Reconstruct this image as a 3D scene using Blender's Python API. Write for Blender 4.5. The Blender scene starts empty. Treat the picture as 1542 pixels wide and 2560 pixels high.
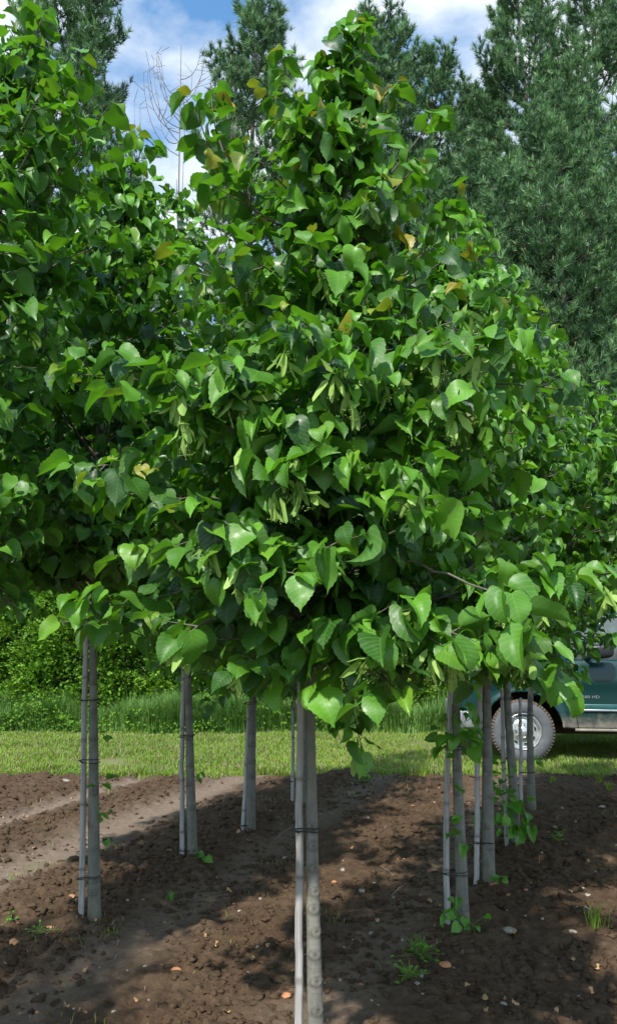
import bpy, math, random
import numpy as np
from mathutils import Vector
R = math.radians
sc = bpy.context.scene
# ------------------------------------------------------------------ camera, sky, sun, exposure
PITCH = R(8.5); CAMH = 1.6; FPX = 1991.0
cd = bpy.data.cameras.new("camera"); cam = bpy.data.objects.new("camera", cd)
sc.collection.objects.link(cam); sc.camera = cam
cd.sensor_fit = 'VERTICAL'; cd.sensor_height = 36.0; cd.sensor_width = 36.0
cd.lens = 36.0 * FPX / 2560.0; cd.clip_start = 0.05; cd.clip_end = 1500
cam.location = (0, 0, CAMH); cam.rotation_euler = (R(90) + PITCH, 0, 0)
SUN_EL, SUN_AZ = R(51), R(23)           # sun high, behind the camera and a little to its left
world = bpy.data.worlds.new("World"); sc.world = world; world.use_nodes = True
wn = world.node_tree; wn.nodes.clear()
def N(t, ty, **k):
    n = t.nodes.new(ty)
    for a, b in k.items(): setattr(n, a, b)
    return n
def ramp(t, pts, fac=None, interp='LINEAR'):
    r = N(t, 'ShaderNodeValToRGB'); cr = r.color_ramp; cr.interpolation = interp
    while len(cr.elements) > 1: cr.elements.remove(cr.elements[-1])
    cr.elements[0].position = pts[0][0]; cr.elements[0].color = tuple(pts[0][1]) + (1,)
    for p, c in pts[1:]:
        e = cr.elements.new(p); e.color = tuple(c) + (1,)
    if fac is not None: t.links.new(fac, r.inputs[0])
    return r
def g3(v): return (v, v, v)
sky = N(wn, 'ShaderNodeTexSky', sky_type='NISHITA'); sky.sun_disc = False
sky.sun_elevation = SUN_EL; sky.sun_rotation = R(180) + SUN_AZ; sky.air_density = 1.2; sky.ozone_density = 2.0
tc = N(wn, 'ShaderNodeTexCoord'); mp = N(wn, 'ShaderNodeMapping'); mp.inputs['Scale'].default_value = (1, 1, 1.7)
mp.inputs['Location'].default_value = (0.35, 0.1, 0.6)
wn.links.new(tc.outputs['Generated'], mp.inputs[0])
cn = N(wn, 'ShaderNodeTexNoise'); cn.inputs['Scale'].default_value = 4.2; cn.inputs['Detail'].default_value = 7; cn.inputs['Roughness'].default_value = .55
cn.inputs['Distortion'].default_value = .25
wn.links.new(mp.outputs[0], cn.inputs['Vector'])
cr_ = ramp(wn, [(.38, g3(0)), (.60, g3(.97))], cn.outputs['Fac'])
skm = N(wn, 'ShaderNodeMixRGB', blend_type='MULTIPLY'); skm.inputs[0].default_value = 1; skm.inputs[2].default_value = (2.2, 3.2, 3.6, 1)
wn.links.new(sky.outputs[0], skm.inputs[1])
cmx = N(wn, 'ShaderNodeMixRGB'); cmx.inputs[2].default_value = (16.5, 17.4, 18.0, 1)
szp = N(wn, 'ShaderNodeSeparateXYZ'); wn.links.new(tc.outputs['Generated'], szp.inputs[0])      # clear overhead, broken cloud lower down
ovh = ramp(wn, [(.68, g3(1)), (.86, g3(.12))], szp.outputs[2]); cmk = N(wn, 'ShaderNodeMixRGB', blend_type='MULTIPLY'); cmk.inputs[0].default_value = 1
wn.links.new(cr_.outputs[0], cmk.inputs[1]); wn.links.new(ovh.outputs[0], cmk.inputs[2]); wn.links.new(cmk.outputs[0], cmx.inputs[0]); wn.links.new(skm.outputs[0], cmx.inputs[1])
bg = N(wn, 'ShaderNodeBackground'); bg.inputs[1].default_value = 0.055
wo = N(wn, 'ShaderNodeOutputWorld'); wn.links.new(cmx.outputs[0], bg.inputs[0]); wn.links.new(bg.outputs[0], wo.inputs[0])
sl = bpy.data.lights.new("sun", 'SUN'); sl.energy = 5.0; sl.angle = R(1.3); sl.color = (1, .95, .87)
sun = bpy.data.objects.new("sun", sl); sc.collection.objects.link(sun); sun.location = (-3, -5, 9)
sdir = Vector((-math.sin(SUN_AZ) * math.cos(SUN_EL), -math.cos(SUN_AZ) * math.cos(SUN_EL), math.sin(SUN_EL)))
sun.rotation_euler = sdir.to_track_quat('Z', 'Y').to_euler()
vs = sc.view_settings; vs.view_transform = 'Standard'; vs.look = 'None'; vs.exposure = 0.42; vs.gamma = 1
try:
    sc.cycles.max_bounces = 5; sc.cycles.diffuse_bounces = 2; sc.cycles.glossy_bounces = 2
    sc.cycles.transmission_bounces = 4; sc.cycles.transparent_max_bounces = 4
except Exception: pass
# ------------------------------------------------------------------ helpers
rng = np.random.default_rng(7); random.seed(7)
FW = np.array([0, math.cos(PITCH), math.sin(PITCH)]); UP = np.array([0, -math.sin(PITCH), math.cos(PITCH)])
def ray(dx, dy):                       # a point of the photograph, shown 1484 wide, as a direction
    sx = (dx * 1.0391 - 771) / FPX; sy = (1280 - dy * 1.0391) / FPX
    return np.array([sx, 0, 0]) + UP * sy + FW
def onground(dx, dy, z=0.0):
    d = ray(dx, dy); return np.array([0, 0, CAMH]) + d * ((z - CAMH) / d[2])
def atY(dx, dy, Y):
    d = ray(dx, dy); return np.array([0, 0, CAMH]) + d * (Y / d[1])
def tag(o, label=None, cat=None, group=None, kind=None):
    if label: o['label'] = label
    if cat: o['category'] = cat
    if group: o['group'] = group
    if kind: o['kind'] = kind
    return o
def empty(name, loc, label, cat, group=None, rz=0):
    o = bpy.data.objects.new(name, None); sc.collection.objects.link(o)
    o.location = tuple(loc); o.rotation_euler = (0, 0, rz); o.empty_display_size = .1
    return tag(o, label, cat, group)
def mesh(name, V, F, mat, parent=None, attrs=None, uv=None, smooth=True, offset=None, link=True):
    """V (n,3); F a (m,k) index array or a list of such arrays"""
    Fs = F if isinstance(F, list) else [F]
    Fs = [np.asarray(f, dtype=np.int32) for f in Fs if len(f)]
    V = np.asarray(V, dtype=np.float32)
    if offset is not None: V = V - np.asarray(offset, dtype=np.float32)
    me = bpy.data.meshes.new(name); me.vertices.add(len(V)); me.vertices.foreach_set('co', V.ravel())
    loops = np.concatenate([f.ravel() for f in Fs]); tot = np.concatenate([np.full(len(f), f.shape[1], np.int32) for f in Fs])
    me.loops.add(len(loops)); me.loops.foreach_set('vertex_index', loops)
    me.polygons.add(len(tot)); st = np.zeros(len(tot), np.int32); st[1:] = np.cumsum(tot)[:-1]
    me.polygons.foreach_set('loop_start', st)
    try: me.polygons.foreach_set('loop_total', tot)
    except Exception: pass
    me.update(calc_edges=True); me.validate()
    if smooth: me.polygons.foreach_set('use_smooth', np.ones(len(me.polygons), bool))
    if attrs:
        for k, a in attrs.items():
            at = me.attributes.new(k, 'FLOAT', 'POINT'); at.data.foreach_set('value', np.asarray(a, np.float32).ravel())
    if uv is not None:
        ul = me.attributes.new('leafuv', 'FLOAT_VECTOR', 'POINT')
        u3 = np.zeros((len(V), 3), np.float32); u3[:, :2] = uv; ul.data.foreach_set('vector', u3.ravel())
    if mat: me.materials.append(mat)
    o = bpy.data.objects.new(name, me)
    if link: sc.collection.objects.link(o)
    if parent: o.parent = parent
    return o
class MB:
    def __init__(s): s.V = []; s.F3 = []; s.F4 = []; s.n = 0; s.A = []
    def add(s, V, F, a=0.0):
        V = np.asarray(V, float); F = np.asarray(F, int)
        (s.F3 if F.shape[1] == 3 else s.F4).append(F + s.n); s.V.append(V); s.A.append(np.full(len(V), a) if np.isscalar(a) else a); s.n += len(V)
    def tube(s, P, rad, k=6, a=0.0, cap=True):
        P = np.asarray(P, float); m = len(P); rad = np.broadcast_to(np.asarray(rad, float), (m,))
        T = np.gradient(P, axis=0); T /= np.linalg.norm(T, axis=1)[:, None] + 1e-9
        ref = np.array([0, 0, 1.]) if abs(T[0, 2]) < .8 else np.array([1., 0, 0])
        X = np.cross(T, ref); X /= np.linalg.norm(X, axis=1)[:, None] + 1e-9; Y = np.cross(T, X)
        an = np.arange(k) / k * 2 * math.pi
        V = P[:, None] + rad[:, None, None] * (np.cos(an)[None, :, None] * X[:, None] + np.sin(an)[None, :, None] * Y[:, None])
        V = V.reshape(-1, 3); i = np.arange(m - 1)[:, None] * k; j = np.arange(k)[None]
        F = np.stack([i + j, i + (j + 1) % k, i + k + (j + 1) % k, i + k + j], -1).reshape(-1, 4)
        s.add(V, F, a)
        if cap:
            for e, rv in ((0, True), (m - 1, False)):
                ring = V[e * k:(e + 1) * k]; C = np.vstack([ring, P[e]])
                f = [[(q + 1) % k, q, k] if rv else [q, (q + 1) % k, k] for q in range(k)]
                s.add(C, f, a)
    def box(s, a, b):
        x0, y0, z0 = a; x1, y1, z1 = b
        V = [(x0, y0, z0), (x1, y0, z0), (x1, y1, z0), (x0, y1, z0), (x0, y0, z1), (x1, y0, z1), (x1, y1, z1), (x0, y1, z1)]
        s.add(V, [(3, 2, 1, 0), (4, 5, 6, 7), (0, 1, 5, 4), (1, 2, 6, 5), (2, 3, 7, 6), (3, 0, 4, 7)])
    def lathe_y(s, prof, c, k=48):       # revolve (r, y) round the Y axis at c
        an = np.arange(k) / k * 2 * math.pi; V = []
        for r, y in prof:
            V.append(np.stack([c[0] + r * np.cos(an), np.full(k, c[1] + y), c[2] + r * np.sin(an)], 1))
        m = len(prof); i = np.arange(m - 1)[:, None] * k; j = np.arange(k)[None]
        F = np.stack([i + j, i + (j + 1) % k, i + k + (j + 1) % k, i + k + j], -1).reshape(-1, 4)
        s.add(np.vstack(V), F)
    def build(s, name, mat, parent=None, smooth=True, offset=None, attr=None, bevel=0):
        F = []
        if s.F4: F.append(np.vstack(s.F4))
        if s.F3: F.append(np.vstack(s.F3))
        o = mesh(name, np.vstack(s.V), F, mat, parent, {attr: np.concatenate(s.A)} if attr else None, smooth=smooth, offset=offset)
        if bevel:
            b = o.modifiers.new('bevel', 'BEVEL'); b.width = bevel; b.segments = 2; b.limit_method = 'ANGLE'
        return o
def nrm(v): return v / (np.linalg.norm(v, axis=-1, keepdims=True) + 1e-9)
_lat = [np.random.default_rng(100 + i).random((64, 64)) for i in range(12)]
def vnoise(x, y, s, i=0):
    g = _lat[i]; x = np.asarray(x, float) / s + 17.3 * i; y = np.asarray(y, float) / s + 5.1 * i
    xi = np.floor(x).astype(int); yi = np.floor(y).astype(int); fx = x - xi; fy = y - yi
    fx = fx * fx * (3 - 2 * fx); fy = fy * fy * (3 - 2 * fy)
    a = g[xi % 64, yi % 64]; b = g[(xi + 1) % 64, yi % 64]; c = g[xi % 64, (yi + 1) % 64]; d = g[(xi + 1) % 64, (yi + 1) % 64]
    return (a * (1 - fx) + b * fx) * (1 - fy) + (c * (1 - fx) + d * fx) * fy
# ------------------------------------------------------------------ materials
def newmat(name):
    m = bpy.data.materials.new(name); m.use_nodes = True; t = m.node_tree; t.nodes.clear()
    o = N(t, 'ShaderNodeOutputMaterial'); b = N(t, 'ShaderNodeBsdfPrincipled'); t.links.new(b.outputs[0], o.inputs[0])
    return m, t, b, o
def noise(t, scale, detail=4, rough=.55, vec=None):
    n = N(t, 'ShaderNodeTexNoise'); n.inputs['Scale'].default_value = scale; n.inputs['Detail'].default_value = detail; n.inputs['Roughness'].default_value = rough
    if vec is not None: t.links.new(vec, n.inputs['Vector'])
    return n
def objvec(t, scale=(1, 1, 1), kind='Object'):
    c = N(t, 'ShaderNodeTexCoord'); m = N(t, 'ShaderNodeMapping'); m.inputs['Scale'].default_value = scale
    t.links.new(c.outputs[kind], m.inputs[0]); return m.outputs[0]
def bump(t, b, h, strength=.5, dist=.01):
    n = N(t, 'ShaderNodeBump'); n.inputs['Strength'].default_value = strength; n.inputs['Distance'].default_value = dist
    t.links.new(h, n.inputs['Height']); t.links.new(n.outputs[0], b.inputs['Normal']); return n
def mixc(t, f, a, b, mode='MIX'):
    m = N(t, 'ShaderNodeMixRGB', blend_type=mode)
    for i, v in ((0, f), (1, a), (2, b)):
        if isinstance(v, (int, float)): m.inputs[i].default_value = v
        elif isinstance(v, tuple): m.inputs[i].default_value = v + (1,)
        else: t.links.new(v, m.inputs[i])
    return m.outputs[0]
def attr(t, name): 
    a = N(t, 'ShaderNodeAttribute'); a.attribute_name = name; return a
def mth(t, op, a, b=None, clamp=False):
    m = N(t, 'ShaderNodeMath', operation=op); m.use_clamp = clamp
    for i, v in ((0, a), (1, b)):
        if v is None: continue
        if isinstance(v, (int, float)): m.inputs[i].default_value = v
        else: t.links.new(v, m.inputs[i])
    return m.outputs[0]
def plain(name, col, rough=.6, metal=0, var=.25, scale=8, bmp=0, spec=.5):
    m, t, b, o = newmat(name); v = objvec(t); n = noise(t, scale, 5, .6, v)
    lo = tuple(c * (1 - var) for c in col); hi = tuple(min(1, c * (1 + var)) for c in col)
    r = ramp(t, [(.3, lo), (.7, hi)], n.outputs['Fac']); t.links.new(r.outputs[0], b.inputs['Base Color'])
    b.inputs['Roughness'].default_value = rough; b.inputs['Metallic'].default_value = metal; b.inputs['Specular IOR Level'].default_value = spec
    if bmp: bump(t, b, n.outputs['Fac'], bmp, .01)
    return m
def leafmat(name, dark, light, trans, young=(.30, .17, .02), tw=.35, rough=.46, spec=.36, veins=True, bump_s=.35):
    m, t, b, o = newmat(name)
    tone = attr(t, 'tone').outputs['Fac']; yg = attr(t, 'young').outputs['Fac']
    base = ramp(t, [(0, dark), (1, light)], tone).outputs[0]
    yc = ramp(t, [(0, young), (.6, young), (1, tuple(c * k for c, k in zip(young, (1.5, .85, 2.6))))], yg).outputs[0]; yf = mth(t, 'MULTIPLY', yg, 1.8, True)
    base = mixc(t, yf, base, yc)
    trc = mixc(t, yf, ramp(t, [(0, tuple(c * .75 for c in trans)), (1, trans)], tone).outputs[0], tuple(c * 1.5 for c in young))
    if veins:
        sep = N(t, 'ShaderNodeSeparateXYZ'); t.links.new(attr(t, 'leafuv').outputs['Vector'], sep.inputs[0])
        au = mth(t, 'ABSOLUTE', sep.outputs[0])
        q = mth(t, 'SUBTRACT', mth(t, 'MULTIPLY', sep.outputs[1], 7.0), mth(t, 'MULTIPLY', au, 4.2))
        fr = mth(t, 'ABSOLUTE', mth(t, 'SUBTRACT', mth(t, 'FRACT', q), .5))
        lat = mth(t, 'SUBTRACT', 1.0, mth(t, 'MULTIPLY', mth(t, 'SUBTRACT', .5, fr), 9.0), True)   # 1 at a side vein
        mid = mth(t, 'SUBTRACT', 1.0, mth(t, 'MULTIPLY', au, 38.0), True)
        vn = mth(t, 'MAXIMUM', lat, mid)
        vcol = tuple(min(1, c * 1.9 + .02) for c in light)
        base = mixc(t, mth(t, 'MULTIPLY', vn, .26), base, vcol)
        bump(t, b, vn, -bump_s, .004)
        gp = N(t, 'ShaderNodeNewGeometry').outputs['Position']; ns = noise(t, 46, 4, .65, gp); nb_ = noise(t, 9, 3, .5, gp)
        base = mixc(t, ramp(t, [(.73, g3(0)), (.78, g3(.6))], ns.outputs['Fac']).outputs[0], base, (.13, .085, .03))
        base = mixc(t, .35, base, ramp(t, [(.35, g3(.7)), (.65, g3(1.0))], nb_.outputs['Fac']).outputs[0], 'MULTIPLY')
        t.links.new(ramp(t, [(.3, g3(rough - .08)), (.7, g3(rough + .22))], ns.outputs['Fac']).outputs[0], b.inputs['Roughness'])
    geo = N(t, 'ShaderNodeNewGeometry')
    back = mixc(t, .28, base, (.13, .27, .08))
    base = mixc(t, geo.outputs['Backfacing'], base, back)
    t.links.new(base, b.inputs['Base Color'])
    if not veins: b.inputs['Roughness'].default_value = rough
    b.inputs['Specular IOR Level'].default_value = spec
    tr = N(t, 'ShaderNodeBsdfTranslucent'); t.links.new(trc, tr.inputs[0])
    mx = N(t, 'ShaderNodeMixShader'); mx.inputs[0].default_value = tw
    t.links.new(b.outputs[0], mx.inputs[1]); t.links.new(tr.outputs[0], mx.inputs[2]); t.links.new(mx.outputs[0], o.inputs[0])
    return m
M = {}
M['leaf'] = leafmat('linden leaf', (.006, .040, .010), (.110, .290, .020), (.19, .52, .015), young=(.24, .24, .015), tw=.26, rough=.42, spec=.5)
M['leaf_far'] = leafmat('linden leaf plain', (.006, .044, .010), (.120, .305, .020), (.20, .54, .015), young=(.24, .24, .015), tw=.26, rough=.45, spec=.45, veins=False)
M['bract'] = leafmat('linden bract', (.30, .48, .10), (.44, .64, .17), (.46, .70, .16), tw=.4, rough=.6, veins=False)
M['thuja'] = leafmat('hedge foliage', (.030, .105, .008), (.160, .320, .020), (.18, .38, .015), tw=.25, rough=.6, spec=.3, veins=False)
M['needle'] = leafmat('pine needles', (.018, .068, .034), (.215, .40, .155), (.14, .30, .10), young=(.28, .33, .15), tw=.15, rough=.5, spec=.4, veins=False)
M['grass'] = leafmat('grass blades', (.13, .22, .018), (.30, .42, .050), (.28, .38, .03), young=(.34, .28, .12), tw=.3, rough=.6, spec=.3, veins=False)
M['tallgrass'] = leafmat('tall grass', (.060, .160, .025), (.22, .38, .09), (.18, .34, .06), tw=.3, rough=.55, spec=.3, veins=False)
def bark():
    m, t, b, o = newmat('smooth bark'); v = objvec(t, (1, 1, .35))
    n1 = noise(t, 28, 6, .6, v); n2 = noise(t, 5, 3, .5, v); v3 = objvec(t, (14, 14, 90)); n3 = noise(t, 1, 3, .6, v3)
    c = ramp(t, [(.3, (.10, .098, .082)), (.7, (.215, .208, .182))], n1.outputs['Fac']).outputs[0]
    c = mixc(t, ramp(t, [(.45, g3(0)), (.7, g3(.55))], n2.outputs['Fac']).outputs[0], c, (.16, .18, .10))
    c = mixc(t, ramp(t, [(.62, g3(0)), (.72, g3(.5))], n3.outputs['Fac']).outputs[0], c, (.09, .08, .06))
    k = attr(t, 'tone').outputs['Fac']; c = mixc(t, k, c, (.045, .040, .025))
    t.links.new(c, b.inputs['Base Color']); b.inputs['Roughness'].default_value = .75
    bump(t, b, n3.outputs['Fac'], .35, .004); return m
M['bark'] = bark()
M['twig'] = plain('twig bark', (.11, .10, .075), .75, var=.3, scale=30)
M['greentwig'] = plain('green shoot', (.16, .24, .05), .6, var=.2, scale=30)
def bamboo():
    m, t, b, o = newmat('weathered cane'); v = objvec(t, (60, 60, 1.6)); n1 = noise(t, 1, 5, .65, v); v2 = objvec(t, (4, 4, 3)); n2 = noise(t, 1, 4, .6, v2)
    c = ramp(t, [(.3, (.17, .16, .15)), (.52, (.36, .34, .33)), (.75, (.55, .53, .51))], n1.outputs['Fac']).outputs[0]
    c = mixc(t, ramp(t, [(.45, g3(0)), (.75, g3(.6))], n2.outputs['Fac']).outputs[0], c, (.25, .23, .17))
    k = attr(t, 'tone').outputs['Fac']; c = mixc(t, k, c, (.10, .09, .075))
    t.links.new(c, b.inputs['Base Color']); b.inputs['Roughness'].default_value = .7; bump(t, b, n1.outputs['Fac'], .5, .003); return m
M['cane'] = bamboo()
M['tie'] = plain('black tie', (.012, .014, .016), .5)
M['pinebark'] = plain('pine bark', (.07, .058, .048), .9, var=.4, scale=12, bmp=.6)
M['deadwood'] = plain('dead wood', (.20, .16, .13), .85, var=.3, scale=10)
def soilmat():
    m, t, b, o = newmat('tilled soil'); g = N(t, 'ShaderNodeNewGeometry').outputs['Position']
    n1 = noise(t, 1.3, 5, .6, g); n2 = noise(t, 26, 8, .68, g); n3 = noise(t, 110, 4, .6, g)
    c = ramp(t, [(.25, (.033, .020, .0125)), (.55, (.082, .052, .031)), (.8, (.138, .093, .058))], n2.outputs['Fac']).outputs[0]
    c = mixc(t, ramp(t, [(.4, g3(0)), (.7, g3(.45))], n1.outputs['Fac']).outputs[0], c, (.12, .083, .052))
    dry = attr(t, 'tone').outputs['Fac']
    c = mixc(t, mth(t, 'MULTIPLY', dry, .92), c, ramp(t, [(.3, (.16, .118, .086)), (.7, (.24, .188, .145))], n2.outputs['Fac']).outputs[0])
    t.links.new(c, b.inputs['Base Color']); b.inputs['Roughness'].default_value = .95; b.inputs['Specular IOR Level'].default_value = .15
    h = mth(t, 'ADD', n2.outputs['Fac'], mth(t, 'MULTIPLY', n3.outputs['Fac'], .5)); bump(t, b, h, .8, .02); return m
M['soil'] = soilmat()
def groundmat():
    m, t, b, o = newmat('ground turf'); g = N(t, 'ShaderNodeNewGeometry').outputs['Position']
    n1 = noise(t, 1.1, 6, .65, g); n2 = noise(t, 30, 6, .7, g)
    c = ramp(t, [(.3, (.07, .11, .016)), (.7, (.16, .20, .04))], n2.outputs['Fac']).outputs[0]
    c = mixc(t, ramp(t, [(.52, g3(0)), (.68, g3(.7))], n1.outputs['Fac']).outputs[0], c, (.21, .16, .10))
    sp = N(t, 'ShaderNodeSeparateXYZ'); t.links.new(g, sp.inputs[0])
    yy = mth(t, 'ADD', sp.outputs[1], mth(t, 'MULTIPLY', n1.outputs['Fac'], .8))
    c = mixc(t, ramp(t, [(.0, g3(1)), (.02, g3(0))], mth(t, 'MULTIPLY', mth(t, 'SUBTRACT', yy, 8.6), .5)).outputs[0], c, (.095, .064, .043))
    t.links.new(c, b.inputs['Base Color']); b.inputs['Roughness'].default_value = .95; bump(t, b, n2.outputs['Fac'], .7, .03); return m
M['ground'] = groundmat()
# ------------------------------------------------------------------ ground
ROW = R(21); CR, SR = math.cos(ROW), math.sin(ROW)
def ucoord(x, y): return x * CR - y * SR
def u_at(dx, dy): p = onground(dx, dy); return ucoord(p[0], p[1])
BANDS = [(u_at(60, 2085), .26), (u_at(0, 1985), .14), (u_at(60, 2440), .20), (u_at(900, 2330), .22)]
ROWS_U = [u_at(345, 2150), u_at(1170, 2150)]
EDGE = onground(742, 1868)[1]
BASES = [tuple(onground(a, b, .04)[:2]) for a, b in ((228, 2222), (464, 2078), (602, 2012), (1113, 2238), (1174, 2135), (1240, 2045), (1279, 1962))]
def bandmask(x, y):
    u = ucoord(x, y) + .10 * (vnoise(x, y, .9, 3) - .5); b = np.zeros(np.shape(x))
    for k, (c, w) in enumerate(BANDS):
        b = np.maximum(b, np.exp(-((u - c) / w) ** 2) * (1 if k < 2 else .55))
    return b
def gh(x, y, fine=True):
    x = np.asarray(x, float); y = np.asarray(y, float); u = ucoord(x, y)
    b = bandmask(x, y)
    h = .035 + .025 * (vnoise(x, y, 1.7, 0) - .5)
    for bx, by in BASES: h = h + .022 * np.exp(-((x - bx) ** 2 + (y - by) ** 2) / .016)
    for c in ROWS_U: h = h + .02 * np.exp(-((u - c) / .45) ** 2)
    h = h - .035 * b
    if fine:
        amp = 1 - .82 * b
        h = h + amp * .72 * (.045 * np.abs(vnoise(x, y, .17, 1) - .5) * 2 + .036 * np.abs(vnoise(x, y, .075, 2) - .5) * 2 + .022 * vnoise(x, y, .033, 4) - .034)
        h = h + amp * .02 * np.clip(vnoise(x, y, .30, 5) - .55, 0, 1) * 3
        h = h + .006 * vnoise(x, y, .045, 6)
    e = EDGE + .42 * (vnoise(x, y, .6, 7) - .5) + .30 * (vnoise(x, y, .16, 8) - .5)
    k = np.clip((e - y) / .22, -1, 1)
    return np.where(k < 1, np.minimum(h, h * k - .02 * (1 - k)) , h)
S_ = .0145
gx = np.arange(-5.6, 6.6, S_); gy = np.arange(2.1, EDGE + .5, S_)
X, Y = np.meshgrid(gx, gy); Z = gh(X, Y); nx, ny = len(gx), len(gy)
i = (np.arange(ny - 1)[:, None] * nx + np.arange(nx - 1)[None]); Fq = np.stack([i, i + 1, i + nx + 1, i + nx], -1).reshape(-1, 4)
soil = mesh('soil_field', np.stack([X, Y, Z], -1).reshape(-1, 3), Fq, M['soil'], attrs={'tone': bandmask(X, Y).ravel()})
tag(soil, 'dark brown tilled soil of the nursery field', kind='structure'); soil['label'] = 'dark brown tilled soil with paler wheel tracks between the tree rows'
mb = MB(); a = np.array([[-300, -60, -.012], [300, -60, -.012], [300, 400, -.012], [-300, 400, -.012]], float)
mb.add(a, [[0, 1, 2, 3]]); g_ = mb.build('ground', M['ground'], smooth=False); tag(g_, kind='structure')
g_['label'] = 'mown green grass strip between the soil and the hedge'
def ico(sub=0):
    p = (1 + 5 ** .5) / 2; V = [(-1, p, 0), (1, p, 0), (-1, -p, 0), (1, -p, 0), (0, -1, p), (0, 1, p), (0, -1, -p), (0, 1, -p), (p, 0, -1), (p, 0, 1), (-p, 0, -1), (-p, 0, 1)]
    F = [(0, 11, 5), (0, 5, 1), (0, 1, 7), (0, 7, 10), (0, 10, 11), (1, 5, 9), (5, 11, 4), (11, 10, 2), (10, 7, 6), (7, 1, 8), (3, 9, 4), (3, 4, 2), (3, 2, 6), (3, 6, 8), (3, 8, 9), (4, 9, 5), (2, 4, 11), (6, 2, 10), (8, 6, 7), (9, 8, 1)]
    V = [np.array(v) / np.linalg.norm(v) for v in V]
    for _ in range(sub):
        c = {}; F2 = []
        def md(a, b):
            k = (min(a, b), max(a, b))
            if k not in c: m = V[a] + V[b]; V.append(m / np.linalg.norm(m)); c[k] = len(V) - 1
            return c[k]
        for a, b, d in F: x, y, z = md(a, b), md(b, d), md(d, a); F2 += [(a, x, z), (b, y, x), (d, z, y), (x, y, z)]
        F = F2
    return np.array(V), np.array(F)
def lumps(n, sub, smin, smax, region, seed, flat=.65):
    r = np.random.default_rng(seed); V0, F0 = ico(sub); x, y = region(r, n); n = len(x)
    s = smin + (smax - smin) * r.random(n) ** 2.6
    ax = np.stack([s * (.7 + .7 * r.random(n)), s * (.7 + .7 * r.random(n)), s * flat * (.7 + .6 * r.random(n))], 1)
    d = 1 + (.42 * (r.random((n, len(V0))) - .5)) * 2
    V = V0[None] * d[..., None] * ax[:, None]; an = r.random(n) * 6.28; c, sn = np.cos(an)[:, None], np.sin(an)[:, None]
    V = np.stack([V[..., 0] * c - V[..., 1] * sn, V[..., 0] * sn + V[..., 1] * c, V[..., 2]], -1)
    V += np.stack([x, y, gh(x, y) + s * .05], 1)[:, None]
    F = (F0[None] + (np.arange(n) * len(V0))[:, None, None]).reshape(-1, 3)
    return V.reshape(-1, 3), F
def reg(y0, y1, w=.46):
    def f(r, n):
        y = y0 + (y1 - y0) * r.random(n); x = (r.random(n) * 2 - 1) * (y * w + .7)
        k = (r.random(n) > bandmask(x, y) * .93) & (vnoise(x, y, .5, 9) + .25 * r.random(n) > .42); return x[k], y[k]
    return f
V1, F1 = lumps(11000, 1, .005, .024, reg(2.6, 5.4), 1); V2, F2 = lumps(11000, 0, .008, .030, reg(5.2, EDGE - .15), 2)
cl = mesh('soil_clods', np.vstack([V1, V2]), np.vstack([F1, F2 + len(V1)]), M['soil'], attrs={'tone': np.zeros(len(V1) + len(V2))})
tag(cl, 'crumbled clods of dark brown soil lying all over the field', kind='stuff')
# ------------------------------------------------------------------ leaves
def leaf_template(n, teeth=0.0, cols=2):
    pts = np.array([(0, 0), (.09, -.06), (.22, -.10), (.36, -.05), (.46, .10), (.49, .27), (.455, .44), (.375, .60), (.265, .75), (.15, .87), (.06, .95), (0, 1.03)])
    sl_ = np.r_[0, np.cumsum(np.linalg.norm(np.diff(pts, axis=0), axis=1))]; q = np.linspace(0, sl_[-1], n + 1)
    ox = np.interp(q, sl_, pts[:, 0]); oy = np.interp(q, sl_, pts[:, 1]); f = q / sl_[-1]
    if teeth:
        for k in range(2, n - 1):
            if k % 2: ox[k] += teeth * .8; oy[k] += teeth
            else: ox[k] -= teeth * .25
    my = 1.08 * np.clip(f * 1.12 - .12, 0, 1) ** 1.05
    V = []; F = []
    base = {}
    for k in range(n + 1): V.append((0, my[k]))
    for sgn in (1, -1):
        st = len(V); prev = list(range(n + 1))
        for c in range(1, cols + 1):
            w = c / cols
            if c == cols - 0: xs, ys = ox * w, my * (1 - w) + oy * w
            else: xs, ys = (ox * .92) * w, my * (1 - w) + oy * w
            cur = []
            for k in range(n + 1):
                if k in (0, n): cur.append(k if k == n else prev[0]); 
                else: V.append((sgn * xs[k], ys[k])); cur.append(len(V) - 1)
            for k in range(n):
                q4 = [prev[k], cur[k], cur[k + 1], prev[k + 1]] if sgn > 0 else [prev[k], prev[k + 1], cur[k + 1], cur[k]]
                q4u = []
                for z in q4:
                    if z not in q4u: q4u.append(z)
                if len(q4u) == 4: F.append(q4u)
                elif len(q4u) == 3: F.append(q4u + [None])
            prev = cur
    V = np.array(V); F4 = np.array([f for f in F if f[3] is not None]); F3 = np.array([f[:3] for f in F if f[3] is None]).reshape(-1, 3)
    return V, F4, F3
TPL = {'hi': leaf_template(20, .018, 2), 'mid': leaf_template(9, .012, 1), 'lo': leaf_template(6, 0, 1)}
_bt = np.array([(0, 0), (0, .5), (0, 1), (.11, .2), (.15, .55), (.08, .9), (-.11, .2), (-.15, .55), (-.08, .9)])
TPL['bract'] = (_bt, np.array([(0, 3, 4, 1), (1, 4, 5, 2), (0, 1, 7, 6), (1, 2, 8, 7)]), np.zeros((0, 3), int))
_sp = np.array([(0, 0), (.30, .35), (0, .45), (-.30, .35), (.22, .75), (0, 1), (-.22, .72)])
TPL['spray'] = (_sp, np.array([(0, 1, 2, 3)]), np.array([(2, 4, 5), (2, 5, 6)]))
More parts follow.
